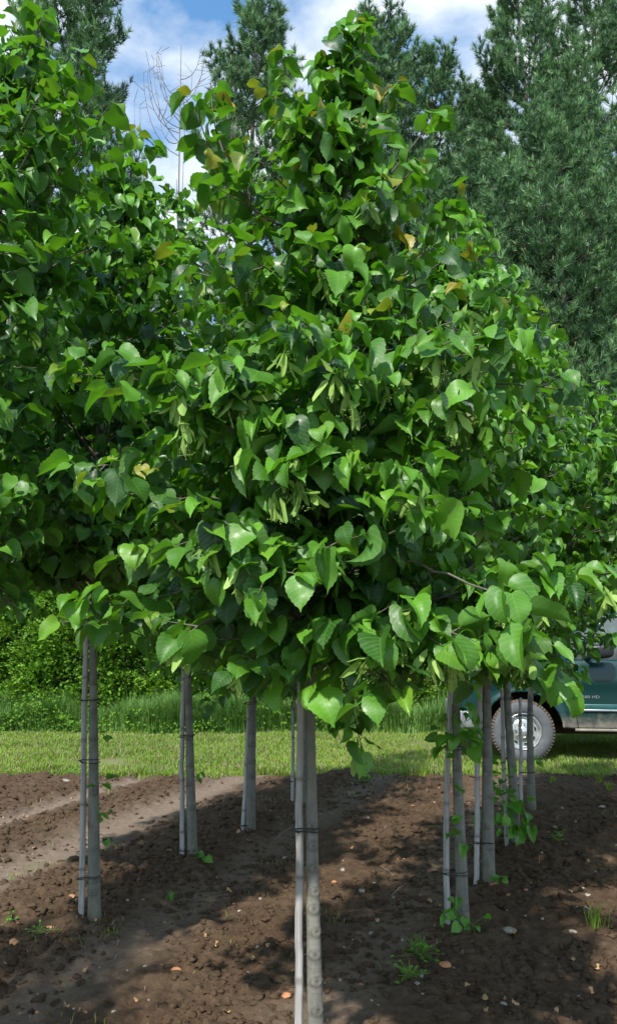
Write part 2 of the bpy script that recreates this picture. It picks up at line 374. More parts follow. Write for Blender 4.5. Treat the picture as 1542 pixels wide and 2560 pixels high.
def leaves(tpl, P, D, Nn, size, r, fold=(.08, .95), bend=(-.2, 1.6), wave=.10, aspect=(.86, 1.12)):
    T, F4, F3 = TPL[tpl]; n = len(P); m = len(T)
    D = nrm(D); S = nrm(np.cross(D, Nn)); U = nrm(np.cross(S, D))
    fo = r.uniform(*fold, n)[:, None]; be = r.uniform(*bend, n)[:, None] + 1e-3; ph = r.random(n)[:, None] * 6.28
    x = T[None, :, 0] * r.uniform(*aspect, n)[:, None]; y = T[None, :, 1] + 0 * x
    ax = np.abs(x); tw = r.normal(0, .25, n)[:, None]
    lx = x * np.cos(fo); lz = ax * np.sin(fo) + wave * np.sin(ph + 6.5 * y + 2 * np.sign(x)) * ax * 1.6 - .5 * ax ** 2 * r.uniform(0, 1.2, n)[:, None]
    ly = np.sin(be * y) / be; lz2 = -(1 - np.cos(be * y)) / be
    ny_ = ly + lz * np.sin(be * y); nz_ = lz2 + lz * np.cos(be * y)
    lx2 = lx * np.cos(tw * y) - nz_ * np.sin(tw * y) * .3
    s = size[:, None, None]
    V = P[:, None] + s * (lx2[..., None] * S[:, None] + ny_[..., None] * D[:, None] + nz_[..., None] * U[:, None])
    off = (np.arange(n) * m)[:, None, None]
    return V.reshape(-1, 3), (F4[None] + off).reshape(-1, 4), (F3[None] + off).reshape(-1, 3) if len(F3) else np.zeros((0, 3), int), np.tile(T, (n, 1)), m
def joinleaf(name, parts, mat, parent, offset):
    V, F4, F3, UV, T, Y_ = [], [], [], [], [], []; n = 0
    for (v, f4, f3, uv, tone, yg) in parts:
        V.append(v); F4.append(f4 + n); F3.append(f3 + n); UV.append(uv); T.append(tone); Y_.append(yg); n += len(v)
    F = [np.vstack(F4)]; f3 = np.vstack(F3)
    if len(f3): F.append(f3)
    return mesh(name, np.vstack(V), F, mat, parent, {'tone': np.concatenate(T), 'young': np.concatenate(Y_)}, uv=np.vstack(UV), offset=offset)
# ------------------------------------------------------------------ linden trees
PROF = [(0, .62), (.08, .95), (.25, 1.0), (.45, .90), (.62, .70), (.78, .45), (.9, .24), (1, .05)]
def interp_path(P, n):
    P = np.asarray(P, float); s = np.r_[0, np.cumsum(np.linalg.norm(np.diff(P, axis=0), axis=1))]; q = np.linspace(0, s[-1], n)
    return np.stack([np.interp(q, s, P[:, k]) for k in range(3)], 1)
def qbez(a, b, c, n):
    t = np.linspace(0, 1, n)[:, None]; return (1 - t) ** 2 * a + 2 * t * (1 - t) * b + t * t * c
def linden(label, trunk_pts, r0, zbot, radius, seed, tpl='lo', leaf=.095, nb=40, extra=(), knots=(), prof=PROF, dens=1.0, young_top=.3, bpts=(),
           bracts=0, sprouts=(), group='young linden trees planted in rows', asym=(0, 0), ksides=20, fill=0):
    r = np.random.default_rng(seed); tp = np.array(trunk_pts, float); base = tp[0].copy(); base[2] = float(gh(base[0], base[1], False))
    root = empty('linden_tree', base, label, 'tree', group); off = base
    tp[0, 2] = base[2] - .05
    H = tp[-1, 2]
    path = interp_path(tp, 24)
    # smooth the path slightly
    for _ in range(2): path[1:-1] = (path[:-2] + path[1:-1] * 2 + path[2:]) / 4
    def on_trunk(z): return np.array([np.interp(z, path[:, 2], path[:, k]) for k in (0, 1)] + [z])
    # trunk: dense rings so that knots and swellings are real relief
    zs = np.r_[np.arange(base[2] - .05, zbot + .3, .007 if knots else .04), np.linspace(zbot + .34, H, 30)]
    C = np.array([on_trunk(z) for z in zs]); f = np.clip((zs - base[2]) / (H - base[2]), 0, 1)
    rad = r0 * (1 - .30 * np.clip(f * 2.2, 0, 1)) * np.clip(1.06 - f, .06, 1) ** .9 * (1 + .14 * np.exp(-np.clip(zs - base[2], 0, 9) / .06))
    k = ksides; an = np.arange(k) / k * 2 * math.pi
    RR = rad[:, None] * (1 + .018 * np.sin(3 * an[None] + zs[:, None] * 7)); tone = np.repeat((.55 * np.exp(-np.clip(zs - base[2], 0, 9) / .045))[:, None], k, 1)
    for (kz, ka) in knots:
        dz = (zs - kz)[:, None]; da = ((an - ka + math.pi) % (2 * math.pi) - math.pi)[None] * r0; e = np.sqrt((dz / .017) ** 2 + (da / .026) ** 2)
        RR += .0022 * np.exp(-((e - .75) / .38) ** 2) - .003 * np.exp(-(e / .4) ** 2); tone = np.maximum(tone, np.maximum(.55 * np.exp(-((e - 1.0) / .20) ** 2), .9 * np.exp(-(e / .32) ** 2)))
        RR += .0010 * np.exp(-(dz / .008) ** 2) * np.exp(-(da / .05) ** 2); tone = np.maximum(tone, .55 * np.exp(-((dz + .012) / .006) ** 2) * np.exp(-(da / .045) ** 2))
    V = np.stack([C[:, None, 0] + RR * np.cos(an), C[:, None, 1] + RR * np.sin(an), np.repeat(zs[:, None], k, 1)], -1).reshape(-1, 3)
    i = np.arange(len(zs) - 1)[:, None] * k; j = np.arange(k)[None]
    F = np.stack([i + j, i + (j + 1) % k, i + k + (j + 1) % k, i + k + j], -1).reshape(-1, 4)
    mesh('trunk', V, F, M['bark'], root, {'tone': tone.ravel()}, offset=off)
    wood = MB(); LP = []; LD = []; LN = []; LS = []; LY = []; LT = []; BP = []; BD = []; pet = MB()
    def put_leaf(p, out, tw, sz, yg=0.0, tipl=0.0):
        out = nrm(np.array(out)); h = np.array([out[0], out[1], 0]); q = p + (out * .55 + r.normal(0, .3, 3) + [0, 0, .25]) * (.035 * r.uniform(.6, 1.3))
        d = nrm(.62 * h + .22 * tw + np.array([0, 0, -.50 + .45 * yg]) + r.normal(0, .33, 3))
        n = nrm(np.array([0, 0, 1.]) + .35 * h + r.normal(0, .38, 3))
        LP.append(q); LD.append(d); LN.append(n); LS.append(sz); LY.append(yg); LT.append(tipl)
        if tpl == 'hi': pet.tube([p, (p + q) / 2 + [0, 0, .004], q], .0011, 3, cap=False)
    def twig(p0, d, L, up, young):
        n = max(3, int(L / .05) + 1); P = [p0]; d = nrm(np.array(d))
        for s in range(n):
            d = nrm(d + r.normal(0, .10, 3) + np.array([0, 0, up])); P.append(P[-1] + d * L / n)
        P = np.array(P); wood.tube(P, np.linspace(.0032, .0012, len(P)), 4, cap=False)
        side = nrm(np.cross(d, [0, 0, 1.]) + 1e-6); sg = r.choice([-1, 1])
        for s in range(1, len(P)):
            if r.random() < .93:
                yg = young * (1. if s >= len(P) - 1 else 0) * (r.random() < .45)
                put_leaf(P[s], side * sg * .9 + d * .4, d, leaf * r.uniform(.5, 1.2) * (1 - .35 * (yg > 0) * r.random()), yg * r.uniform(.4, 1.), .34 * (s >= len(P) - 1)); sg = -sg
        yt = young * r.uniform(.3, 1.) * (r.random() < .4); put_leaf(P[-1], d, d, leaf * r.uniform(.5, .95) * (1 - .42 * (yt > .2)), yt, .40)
        if r.random() < bracts and len(P) > 2: BP.append(P[len(P) // 2]); BD.append(d)
    def bough(a, c, lift, young, rb, tw=1.0, bare=.22):
        L = np.linalg.norm(c - a); mid = (a + c) / 2 + np.array([0, 0, lift * L]) + r.normal(0, .04, 3) * L
        P = qbez(a, mid, c, max(6, int(L / .07))); P[1:] += r.normal(0, .006, P[1:].shape)
        wood.tube(P, np.linspace(rb, .0022, len(P)), 6, cap=False); sg = 1
        for s in range(1, len(P)):
            f_ = s / (len(P) - 1); t_ = nrm(P[s] - P[s - 1]); side = nrm(np.cross(t_, [0, 0, 1.]) + 1e-6)
            if f_ < bare: continue
            reps = 1 if r.random() < dens else 0
            if dens > 1 and r.random() < dens - 1: reps += 1
            for _ in range(reps):
                sg = -sg; Lt = (.10 + .22 * (1 - f_) + .06 * r.random()) * tw * min(1, L / .5 + .3)
                twig(P[s], t_ * .55 + side * sg * .85 + np.array([0, 0, r.normal(.05, .30)]), Lt, -.03, young * (f_ > .7))
            if r.random() < .6: put_leaf(P[s], side * -sg, t_, leaf * r.uniform(.7, 1.1))
        twig(P[-1], P[-1] - P[-2], .10, .0, young)
    hf = np.array([q[0] for q in prof]); rf = np.array([q[1] for q in prof])
    for b in range(nb):
        f_ = (b + r.random()) / nb; f_ = f_ ** 1.18; zt = zbot + (H - zbot) * f_ * .97; az = b * 2.39996 + r.normal(0, .25)
        rr = radius * np.interp(f_, hf, rf) * r.uniform(.72, 1.1); rr *= 1 + asym[0] * math.cos(az) + asym[1] * math.sin(az)
        rise = rr * (.25 + .95 * f_); zs_ = max(zbot + .05 * r.random(), zt - rise); a = on_trunk(zs_)
        cc = on_trunk(min(zt, H)); c = np.array([cc[0] + rr * math.cos(az), cc[1] + rr * math.sin(az), zt])
        bough(a, c, .10 if f_ < .6 else -.03, young_top * (f_ > .45) + .15 * young_top, .004 + .006 * (1 - f_))
    for b in range(fill):               # short inner boughs that close the heart of the crown
        f_ = r.random() * .9; zt = zbot + (H - zbot) * f_; az = r.random() * 6.28; rr = radius * np.interp(f_, hf, rf) * r.uniform(.3, .62)
        cc = on_trunk(zt); bough(on_trunk(max(zbot, zt - rr * .5)), np.array([cc[0] + rr * math.cos(az), cc[1] + rr * math.sin(az), zt]), .05, 0, .004, bare=.1)
    for (z0, tip, lift, yg, tw, bare) in extra:
        bough(on_trunk(z0), np.array(tip), lift, yg, .008, tw, bare)
    wood.build('branches', M['twig'], root, offset=off)
    LP, LD, LN, LS, LY, LT = map(np.array, (LP, LD, LN, LS, LY, LT))
    v, f4, f3, uv, m = leaves(tpl, LP, LD, LN, LS, r); tone = np.repeat(np.clip(r.normal(.33, .30, len(LP)) + LT + .4 * LY, 0, 1), m)  # tip leaves lighter: new growth, plus painted sunlit look of the outer leaves
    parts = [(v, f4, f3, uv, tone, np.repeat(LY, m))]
    if tpl == 'hi':
        pv = np.vstack(pet.V); parts.append((pv, np.vstack(pet.F4), np.zeros((0, 3), int), np.tile([.3, .0], (len(pv), 1)), np.ones(len(pv)), np.zeros(len(pv))))
    nbq = 0
    if BP:
        BP = BP + [np.array(q) for q in bpts for _ in range(2)]
        BP2 = np.repeat(np.array(BP), 3, 0) - np.array([0, 0, .02]) + r.normal(0, .012, (len(BP) * 3, 3)); n = len(BP2)
        D = nrm(np.tile([0, 0, -1.], (n, 1)) + r.normal(0, .55, (n, 3))); Nn = r.normal(0, 1, (n, 3)); Nn[:, 2] = .3
        v, f4, f3, uv, m = leaves('bract', BP2, D, Nn, r.uniform(.065, .10, n), r, fold=(.0, .5), bend=(-.9, .9), wave=.2)
        parts.append((v, f4, f3, uv, np.repeat(r.random(n), m), np.zeros(n * m))); nbq = len(f4)
        bd = MB(); V0, F0 = ico(0)
        for q in range(n):
            if r.random() < .6:
                e = BP2[q] + D[q] * .035; st = e + np.array([r.normal(0, .008), r.normal(0, .008), -.03])
                bd.tube([e, st], .0006, 3, cap=False)
                for _ in range(7):
                    t_ = st + r.normal(0, .010, 3); bd.tube([st, t_], .0005, 3, cap=False); bd.add(V0 * .0023 + t_, F0)
        bd.build('flower_buds', M['greentwig'], root, offset=off)
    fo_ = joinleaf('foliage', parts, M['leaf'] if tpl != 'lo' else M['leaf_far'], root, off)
    if nbq:
        fo_.data.materials.append(M['bract']); q4 = sum(len(p[1]) for p in parts); mi = np.zeros(len(fo_.data.polygons), np.int32); mi[q4 - nbq:q4] = 1; fo_.data.polygons.foreach_set('material_index', mi)
    for (pts) in sprouts:               # leafy shoots growing straight out of the trunk
        s0 = len(LP); P_ = []; D_ = []; N_ = []; S_2 = []; sw = MB()
        for (q, spread, cnt, sz) in pts:
            z = q[2]; c = on_trunk(max(z, base[2] + .02)); tip = np.array(q)
            sw.tube(interp_path([c, (c + tip) / 2 + [0, 0, .02], tip], 5), .002, 4, cap=False)
            for _ in range(cnt):
                p = tip + r.normal(0, spread, 3); P_.append(p); D_.append(nrm(np.array([p[0] - c[0], p[1] - c[1], 0]) * 2 + [0, 0, -.06] + r.normal(0, .08, 3))); N_.append([0, -.4, 1.] + r.normal(0, .4, 3)); S_2.append(sz * r.uniform(.6, 1.2))
                sw.tube([tip, p], .0012, 3, cap=False)
        P_, D_, N_, S_2 = map(np.array, (P_, D_, N_, S_2))
        v, f4, f3, uv, m = leaves('mid', P_, D_, N_, S_2, r)
        sv = np.vstack(sw.V); s3 = np.vstack(sw.F3) if sw.F3 else np.zeros((0, 3), int)
        joinleaf('sprout', [(v, f4, f3, uv, np.repeat(r.uniform(.5, 1, len(P_)), m), np.zeros(len(P_) * m)), (sv, np.vstack(sw.F4), s3, np.tile([.3, .0], (len(sv), 1)), np.ones(len(sv)), np.zeros(len(sv)))], M['leaf'], root, off)
    return root, on_trunk
def cane(label, pts, rad, ties, trunk_fn, tr, seed, group='bamboo stakes tied to the young trees'):
    r = np.random.default_rng(seed); P = np.array(pts, float); b = P[0].copy(); b[2] = float(gh(b[0], b[1], False)); P[0, 2] = b[2] - .06
    root = empty('bamboo_stake', b, label, 'stake', group)
    path = interp_path(P, 60); path[1:-1, :2] += .0026 * np.cumsum(r.normal(0, .35, (58, 2)), 0)
    zs = path[:, 2]; sp = .34; zz = np.arange(zs[0], zs[-1], .012); q = np.stack([np.interp(zz, zs, path[:, 0]), np.interp(zz, zs, path[:, 1]), zz], 1)
    ph = ((zz - zs[0] + r.random() * sp) % sp); d = np.minimum(ph, sp - ph)
    mb_ = MB(); rr = rad * (1 - .12 * (zz - zz[0]) / (zz[-1] - zz[0])) * (1 + .14 * np.exp(-(d / .010) ** 2)); k = 12
    mb_.tube(q, rr, k); n_extra = mb_.n - len(q) * k
    tone = np.r_[np.repeat(.85 * np.exp(-(d / .008) ** 2), k), np.zeros(n_extra)]; mb_.A = [tone]
    o = mb_.build('cane', M['cane'], root, offset=b, attr='tone')
    for tz in ties:
        s_ = np.array([np.interp(tz, zs, path[:, 0]), np.interp(tz, zs, path[:, 1])]); t_ = trunk_fn(tz)[:2]
        tb = MB(); ax = nrm(t_ - s_); pr = np.array([-ax[1], ax[0]]); R1, R2 = rad + .003, tr + .003
        for lvl in (0, .009):
            loop = []
            for a_ in np.linspace(math.pi / 2, 3 * math.pi / 2, 8): loop.append(s_ + R1 * (math.cos(a_) * ax + math.sin(a_) * pr))
            for a_ in np.linspace(-math.pi / 2, math.pi / 2, 8): loop.append(t_ + R2 * (math.cos(a_) * ax + math.sin(a_) * pr))
            loop.append(loop[0]); loop = np.array(loop); zz_ = tz + lvl + .006 * np.sin(np.linspace(0, 6, len(loop)) + r.random() * 6)
            tb.tube(np.c_[loop, zz_], .0022, 5)
        kx = s_ - R1 * pr * .9; tb.tube([(kx[0], kx[1], tz), (kx[0] - .02 - .02 * r.random(), kx[1] - .01, tz + .012 * r.random())], .0022, 5)
        tb.build('tie', M['tie'], root, offset=b)
    return root
def zat(dx, dy, Y): return atY(dx, dy, Y)[2]
def disp_path(pts, Y, ground=True):
    out = [onground(*pts[0], .04)] if ground else []
    for p in (pts[1:] if ground else pts): out.append(atY(p[0], p[1], Y))
    return out
# ------------------------------------------------------------------ the nursery rows
YM = 3.0
xm = atY(756, 2400, YM)[0]
main_path = [np.array([xm + .008, YM, 0])] + [atY(a, b, YM) for a, b in ((744, 1650), (752, 1400), (775, 1000), (795, 600), (812, 300), (826, 130))]
ex = []
def X_(z0d, dx, dy, Y, lift=.08, yg=.0, tw=1.0, bare=.25):
    if dy < 500: tw = min(tw, .55)
    ex.append((zat(760, z0d, YM), tuple(atY(dx, dy, Y)), lift, yg, tw, bare))
# upper shoots, seen against the sky
X_(700, 475, 300, 2.95, -.14, .8, .6, .45); X_(720, 508, 270, 3.05, -.14, .9, .25, .75); X_(560, 1005, 320, 2.9, -.12, .8, .55, .5); X_(480, 930, 260, 3.1, -.08, .8, .4, .5)
X_(300, 875, 115, 3.0, -.06, 1, .6); X_(250, 815, 115, 2.95, -.04, 1, .5); X_(380, 720, 330, 2.8, -.04, 1, .5); X_(400, 690, 260, 2.85, -.05, .6, .7); X_(420, 690, 190, 3.1, -.05, .6, .7); X_(560, 640, 400, 2.75, .0, .4); X_(600, 560, 470, 2.8, .0, .3)
X_(520, 760, 330, 2.75, 0, .9, .8); X_(560, 860, 300, 2.85, -.04, .5); X_(620, 900, 480, 2.7, 0, .5); X_(700, 960, 430, 2.8, -.03, .5); X_(820, 1075, 520, 2.85, -.08, .9, .45, .6)
X_(800, 1050, 640, 2.75, 0, .9, .6); X_(900, 1110, 770, 2.7, .02, .9, .8); X_(980, 1300, 930, 2.8, .05, .5, 1.2); X_(860, 1170, 850, 2.85, .0, .5, .8); X_(720, 640, 640, 2.6, .03, .3); X_(800, 480, 640, 2.75, .02, .4)
# left side
X_(980, 230, 900, 2.75, .08, .5, .9); X_(1180, 255, 1120, 2.7, .12, .7, .9, .35); X_(1240, 330, 1200, 2.6, .10, .3); X_(1320, 360, 1330, 2.65, .12, .1); X_(1440, 275, 1470, 2.7, .14, .2, .9); X_(1000, 340, 960, 2.6, .06, .2)
# front and low
X_(1100, 560, 980, 2.5, .08, .2); X_(1150, 740, 1080, 2.4, .10, .2); X_(1300, 520, 1290, 2.4, .12, .1); X_(1350, 640, 1370, 2.35, .14); X_(1380, 780, 1320, 2.35, .14); X_(1250, 960, 1160, 2.4, .1, .2)
X_(1480, 600, 1590, 2.55, .16); X_(1500, 480, 1500, 2.5, .16); X_(1560, 690, 1600, 2.7, .12); X_(1520, 850, 1600, 2.5, .20, .1); X_(1540, 920, 1640, 2.45, .2, .2); X_(1500, 1000, 1560, 2.5, .16); X_(1500, 855, 1740, 2.8, .22, 0, .45, .7)
# long bare-wooded bough arching to the right and its neighbours
X_(1425, 1225, 1460, 2.12, .20, .1, .7, .86); X_(1460, 1280, 1405, 2.72, .14, .1, .5, .7); X_(1500, 1235, 1600, 2.55, .22, .1, .6, .6); X_(1480, 1290, 1612, 2.5, .26, .1, .2, .86);
X_(1480, 1090, 1560, 2.6, .18, .1, 1., .4); X_(1470, 1190, 1580, 2.7, .16, .1, .9, .5); 
X_(1400, 1120, 1250, 2.7, .1, .1); X_(1180, 1180, 1050, 2.7, .08, .3); X_(1050, 1120, 960, 2.5, .06, .3); X_(1050, 900, 900, 2.45, .06, .4); X_(900, 760, 800, 2.5, .04, .5)
BPT = [tuple(atY(a, b, 2.32 if a < 1200 else 2.40)) for a, b in [(1035,1565),(1095,1560),(1215,1420),(1235,1425),(1310,1435),(1465,1410),(965,1520),(503,1290),(590,1060),(560,950),(605,945),(430,955),(800,895),(840,945),(700,1095),(722,1170),(1000,1170),(590,1360),(885,1560),(1250,1560),(1050,840),(1150,850),(1085,985),(690,830),(660,1180),(450,1010)]]
for q_ in BPT: ex.append((max(1.5, q_[2] - .25), (q_[0], q_[1] + .05, q_[2] + .04), .10, .05, .35, .7))
KN = [(zat(756, y, YM - .03), -math.pi / 2 + a) for y, a in ((2037, .30), (2090, .45), (2148, .50), (2190, .12), (2245, .5), (2300, .15), (2365, .35), (2435, .45), (2500, -.5), (1990, .0))]
main, mtr = linden('tallest-looking nearest linden with knotted grey trunk, in the middle of the picture', main_path, .029, zat(742, 1600, YM), .80, 11, 'hi', .102, 44, ex, KN,
                   bracts=.18, bpts=BPT, prof=[(0, .85), (.08, .95), (.25, .92), (.45, .62), (.60, .37), (.74, .21), (.88, .10), (1, .03)], young_top=.65, fill=18, ksides=64, dens=1.0)
main['label'] = 'nearest linden with a knotted grey trunk, whole crown in view'
cane('pale grey split cane tied left of the nearest knotted linden trunk', [atY(718, 2400, YM - .005) * [1, 1, 0]] + [atY(a, b, YM - .005) for a, b in ((719, 2300), (722, 2000), (723, 1700), (728, 1500))],
     .0145, [zat(730, 2000, YM)], mtr, .028, 3)
def row_tree(label, slabel, pts, stake, ties, r0, zb, radius, seed, nb=46, sprouts=(), fill=22, asym=(0, 0), leaf=.080, tpl='lo', prof=PROF, extra=(), young=.1, tieY=None):
    g = onground(*pts[0], .04); Y_ = g[1]; tp = [g] + [atY(a, b, Y_) for a, b in pts[1:]]
    sp = [[(atY(a, b, Y_ - dy), s, c, z) for (a, b, dy, s, c, z) in cl_] for cl_ in sprouts]
    ex_ = [(zat(pts[0][0], z0, Y_), tuple(atY(dx, dy, Y_ + oy)), lift, yg, tw, bare) for (z0, dx, dy, oy, lift, yg, tw, bare) in extra]
    kr = np.random.default_rng(seed + 9); kn = [(g[2] + z_ + kr.normal(0, .03), -math.pi / 2 + kr.uniform(-1.1, 1.1)) for z_ in np.arange(.12, 1.3, .14)] if stake else []
    root, tf = linden(label, tp, r0, zat(pts[1][0], zb, Y_), radius, seed, tpl, leaf, nb, knots=kn, sprouts=sp, fill=fill, asym=asym, prof=prof, extra=ex_, young_top=young)
    if stake:
        sg = onground(*stake[0], .04); sp_ = [sg] + [atY(a, b, Y_ - .01) for a, b in stake[1:]]; sp_[0][1] = Y_ - .01
        cane(slabel, sp_, .017 if Y_ < 6 else .016, [zat(stake[0][0], t, Y_) for t in ties], tf, r0 * .95, seed + 50)
    return root
row_tree('linden with the leftmost grey trunk and a dark shaded crown', 'bamboo stake beside the leftmost grey trunk', [(228, 2222), (226, 1850), (224, 1480), (230, 1150), (255, 700), (290, 400)],
         [(197, 2222), (203, 1850), (212, 1500), (214, 1430)], [1685, 1832, 2112], .034, 1400, .98, 21, 60, fill=40, asym=(-.15, 0), leaf=.105, tpl='mid', young=.15,
         sprouts=[[(250, 1770, .05, .02, 3, .05)], [(240, 1885, .05, .02, 3, .05)], [(266, 1868, .02, .01, 1, .06)], [(243, 1960, .05, .025, 6, .05)], [(262, 2018, .03, .01, 1, .06)]],
         extra=[(700, 340, 350, -.1, -.05, .5, .5, .3), (800, 250, 440, -.2, 0, .2, 1, .2)])
row_tree('linden behind the leftmost trunk, second trunk from the left, with a thin grey stake', 'thin grey stake on the second trunk from the left', [(464, 2078), (458, 1850), (452, 1600), (440, 1200), (432, 800), (425, 430)],
         [(436, 2082), (437, 1850), (441, 1610)], [1772, 2045], .034, 1540, .88, 31, 50, sprouts=[[(478, 1868, .05, .015, 3, .05)], [(482, 2055, .1, .03, 6, .06)]], fill=30, leaf=.086, asym=(0, 0), young=.2)
row_tree('slim linden left of the nearest trunk, third trunk from the left', 'slim stake on the third trunk from the left', [(602, 2012), (605, 1850), (608, 1700), (606, 1200), (600, 620)],
         [(586, 2006), (590, 1850), (594, 1700)], [1692, 1986], .038, 1680, .85, 41, 40)
row_tree('linden right behind the nearest trunk, trunk hidden, only its thin stake showing', 'thin stake peeping out left of the nearest linden trunk', [(728, 1942), (727, 1850), (728, 1680), (735, 1200), (740, 700)],
         [(703, 1940), (705, 1850), (707, 1680)], [1705, 1880], .033, 1680, .85, 51, 36)
row_tree('linden with a leaning pale trunk and leafy sprouts, nearest of the right-hand row', 'pale ribbed stake at the leaning trunk, nearest of the right-hand row', [(1113, 2238), (1106, 2000), (1096, 1800), (1097, 1620), (1095, 1200), (1095, 800), (1098, 500)],
         [(1070, 2228), (1076, 2000), (1082, 1800), (1086, 1610)], [1640, 1795, 1801, 2100], .034, 1600, .92, 61, 56, fill=34, tpl='mid', leaf=.088, asym=(.05, 0), young=.2,
         sprouts=[[(1125, 1690, .12, .02, 2, .10), (1110, 1740, .08, .05, 12, .07), (1072, 1765, .10, .035, 5, .08), (1140, 1775, .05, .02, 3, .06), (1108, 1790, .12, .03, 6, .08)], [(1100, 1893, .06, .012, 2, .05)], [(1100, 1980, .06, .012, 2, .05)], [(1110, 2014, .07, .02, 3, .06)],
                  [(1095, 2180, .10, .03, 5, .06), (1135, 2225, .10, .03, 5, .06), (1090, 2215, .12, .03, 4, .06)]])
row_tree('linden with the thick dark trunk, second of the right-hand row', 'curved stake left of the thick dark trunk in the right-hand row', [(1174, 2135), (1172, 1950), (1172, 1800), (1168, 1640), (1185, 1200), (1200, 700)],
         [(1144, 2138), (1147, 1950), (1150, 1800), (1154, 1620)], [2028], .041, 1620, .85, 71, 44, sprouts=[[(1195, 2108, .1, .025, 5, .05)]])
row_tree('linden with leafy shoots all over its foot, third of the right-hand row', 'thin stake left of the leafy foot in front of the truck wheel', [(1240, 2045), (1238, 1950), (1228, 1800), (1216, 1670), (1240, 1200), (1290, 780)],
         [(1211, 2036), (1210, 1900), (1209, 1780), (1208, 1640)], [1682], .037, 1560, .75, 81, 44,
         sprouts=[[(1195, 1840, .2, .05, 9, .09), (1215, 1900, .2, .05, 9, .09), (1222, 1950, .2, .06, 12, .09), (1240, 1985, .2, .06, 14, .10)], [(1255, 1930, .1, .03, 5, .08)]])
row_tree('slim linden whose trunk crosses the truck tyre, farthest of the right-hand row', 'thin stake crossing the truck wheel rim', [(1279, 1962), (1275, 1850), (1273, 1680), (1310, 1300), (1350, 930)],
         [(1252, 1962), (1252, 1850), (1254, 1680)], [1722, 1858], .034, 1480, .62, 91, 40, sprouts=[[(1290, 1828, .1, .02, 3, .07)]])
row_tree('linden cut by the right edge, no trunk in view, crown lower than the rest', '', [(1660, 2130), (1650, 1700), (1640, 1300), (1600, 900)], None, [], .036, 1310, 1.0, 101, 46, asym=(-.1, 0), leaf=.085, tpl='mid', fill=24)
row_tree('farther linden at the right edge behind the cut crown', '', [(1560, 1985), (1560, 1700), (1555, 1300), (1530, 960)], None, [], .036, 1310, .95, 111, 40, fill=24)
off_l = [np.array([-2.45, 1.35, 0.]), np.array([-2.4, 1.35, 2.]), np.array([-2.35, 1.4, 4.5])]
linden('linden standing out of view at the left, shading the lower left soil', off_l, .033, 1.45, .95, 131, 'lo', .095, 44, fill=20)
row_tree('tall linden with its bright leafy top in the upper left corner, trunk out of view', '', [(-160, 2480), (-130, 1700), (-85, 1000), (-20, 450), (40, 60)], None, [], .034, 1450, .74, 121, 54, tpl='mid', leaf=.094, fill=26, young=.15,
         prof=[(0, .30), (.15, .45), (.35, .50), (.5, .66), (.65, .72), (.8, .52), (.92, .25), (1, .05)],
         extra=[(1000, 40, 790, -.3, .05, .3, .5, .75), (1300, 5, 1180, -.3, .08, .2, .4, .8), (300, 100, 60, -.1, -.05, .3, .5, .3), (500, 175, 190, -.1, -.05, .3, .8, .3), (600, 230, 300, -.2, -.03, .3, .9, .3)])
# ------------------------------------------------------------------ hedge
YH = 14.2
def hedge_proto(seed):
    r = np.random.default_rng(seed); root = empty('hedge_shrub', (0, 0, 0), 'x', 'shrub', 'bushes of the hedge behind the lawn')
    w, d, h = .95, .85, 4.7; n = 24000; tr = MB()
    cx = r.uniform(-.8, .8, 64); cz = r.uniform(.15, h, 64); cy = r.uniform(-.55, .15, 64); cs = r.uniform(.28, .55, 64)
    k = r.integers(0, 64, n); dv = nrm(r.normal(0, 1, (n, 3))); dv[:, 2] = np.where(r.random(n) < .7, np.abs(dv[:, 2]), dv[:, 2]); rad = cs[k] * r.uniform(.65, 1.08, n)
    P = np.stack([cx[k], cy[k], cz[k]], 1) + dv * rad[:, None] * np.array([1.1, 1, .8]); D = nrm(dv + r.normal(0, .35, (n, 3)) + [0, -.15, .10]); Nn = r.normal(0, 1, (n, 3)) + [0, -.6, .9]
    keep = P[:, 2] > .02; P, D, Nn = P[keep], D[keep], Nn[keep]; n = len(P)
    v, f4, f3, uv, m = leaves('spray', P, D, Nn, r.uniform(.06, .125, n), r, fold=(0, .3), bend=(0, .8))
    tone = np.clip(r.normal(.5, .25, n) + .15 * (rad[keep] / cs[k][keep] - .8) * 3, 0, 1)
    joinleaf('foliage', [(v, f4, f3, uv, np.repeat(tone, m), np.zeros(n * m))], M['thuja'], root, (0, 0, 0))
    for q in range(3):
        b = np.array([r.uniform(-.3, .3), r.uniform(-.2, .2), -.1]); tr.tube([b, b + [0, 0, 1.2], b + [r.uniform(-.2, .2), 0, 3.4]], [.06, .045, .01], 6)
    for q in range(64): tr.tube([(0, 0, max(.1, cz[q] - .3)), (cx[q], cy[q], cz[q])], [.02, .008], 4, cap=False)
    tr.build('trunk', M['pinebark'], root); return root
def copy_tree(o, parent=None):
    c = o.copy(); sc.collection.objects.link(c); c.parent = parent
    for ch in list(o.children): copy_tree(ch, c)
    return c
hp = [hedge_proto(301), hedge_proto(302)]
hr = np.random.default_rng(9)
hx = np.arange(-6.0, 7.6, 1.12)
hl = ['leftmost bushy hedge shrub at the left edge behind the lawn', 'hedge shrub left of the leftmost trunk', 'hedge shrub between the first and second trunks from the left', 'hedge shrub behind the second trunk from the left', 'hedge shrub behind the third trunk from the left', 'hedge shrub just left of the nearest trunk', 'hedge shrub just right of the nearest trunk', 'hedge shrub in the middle of the gap left of the truck']
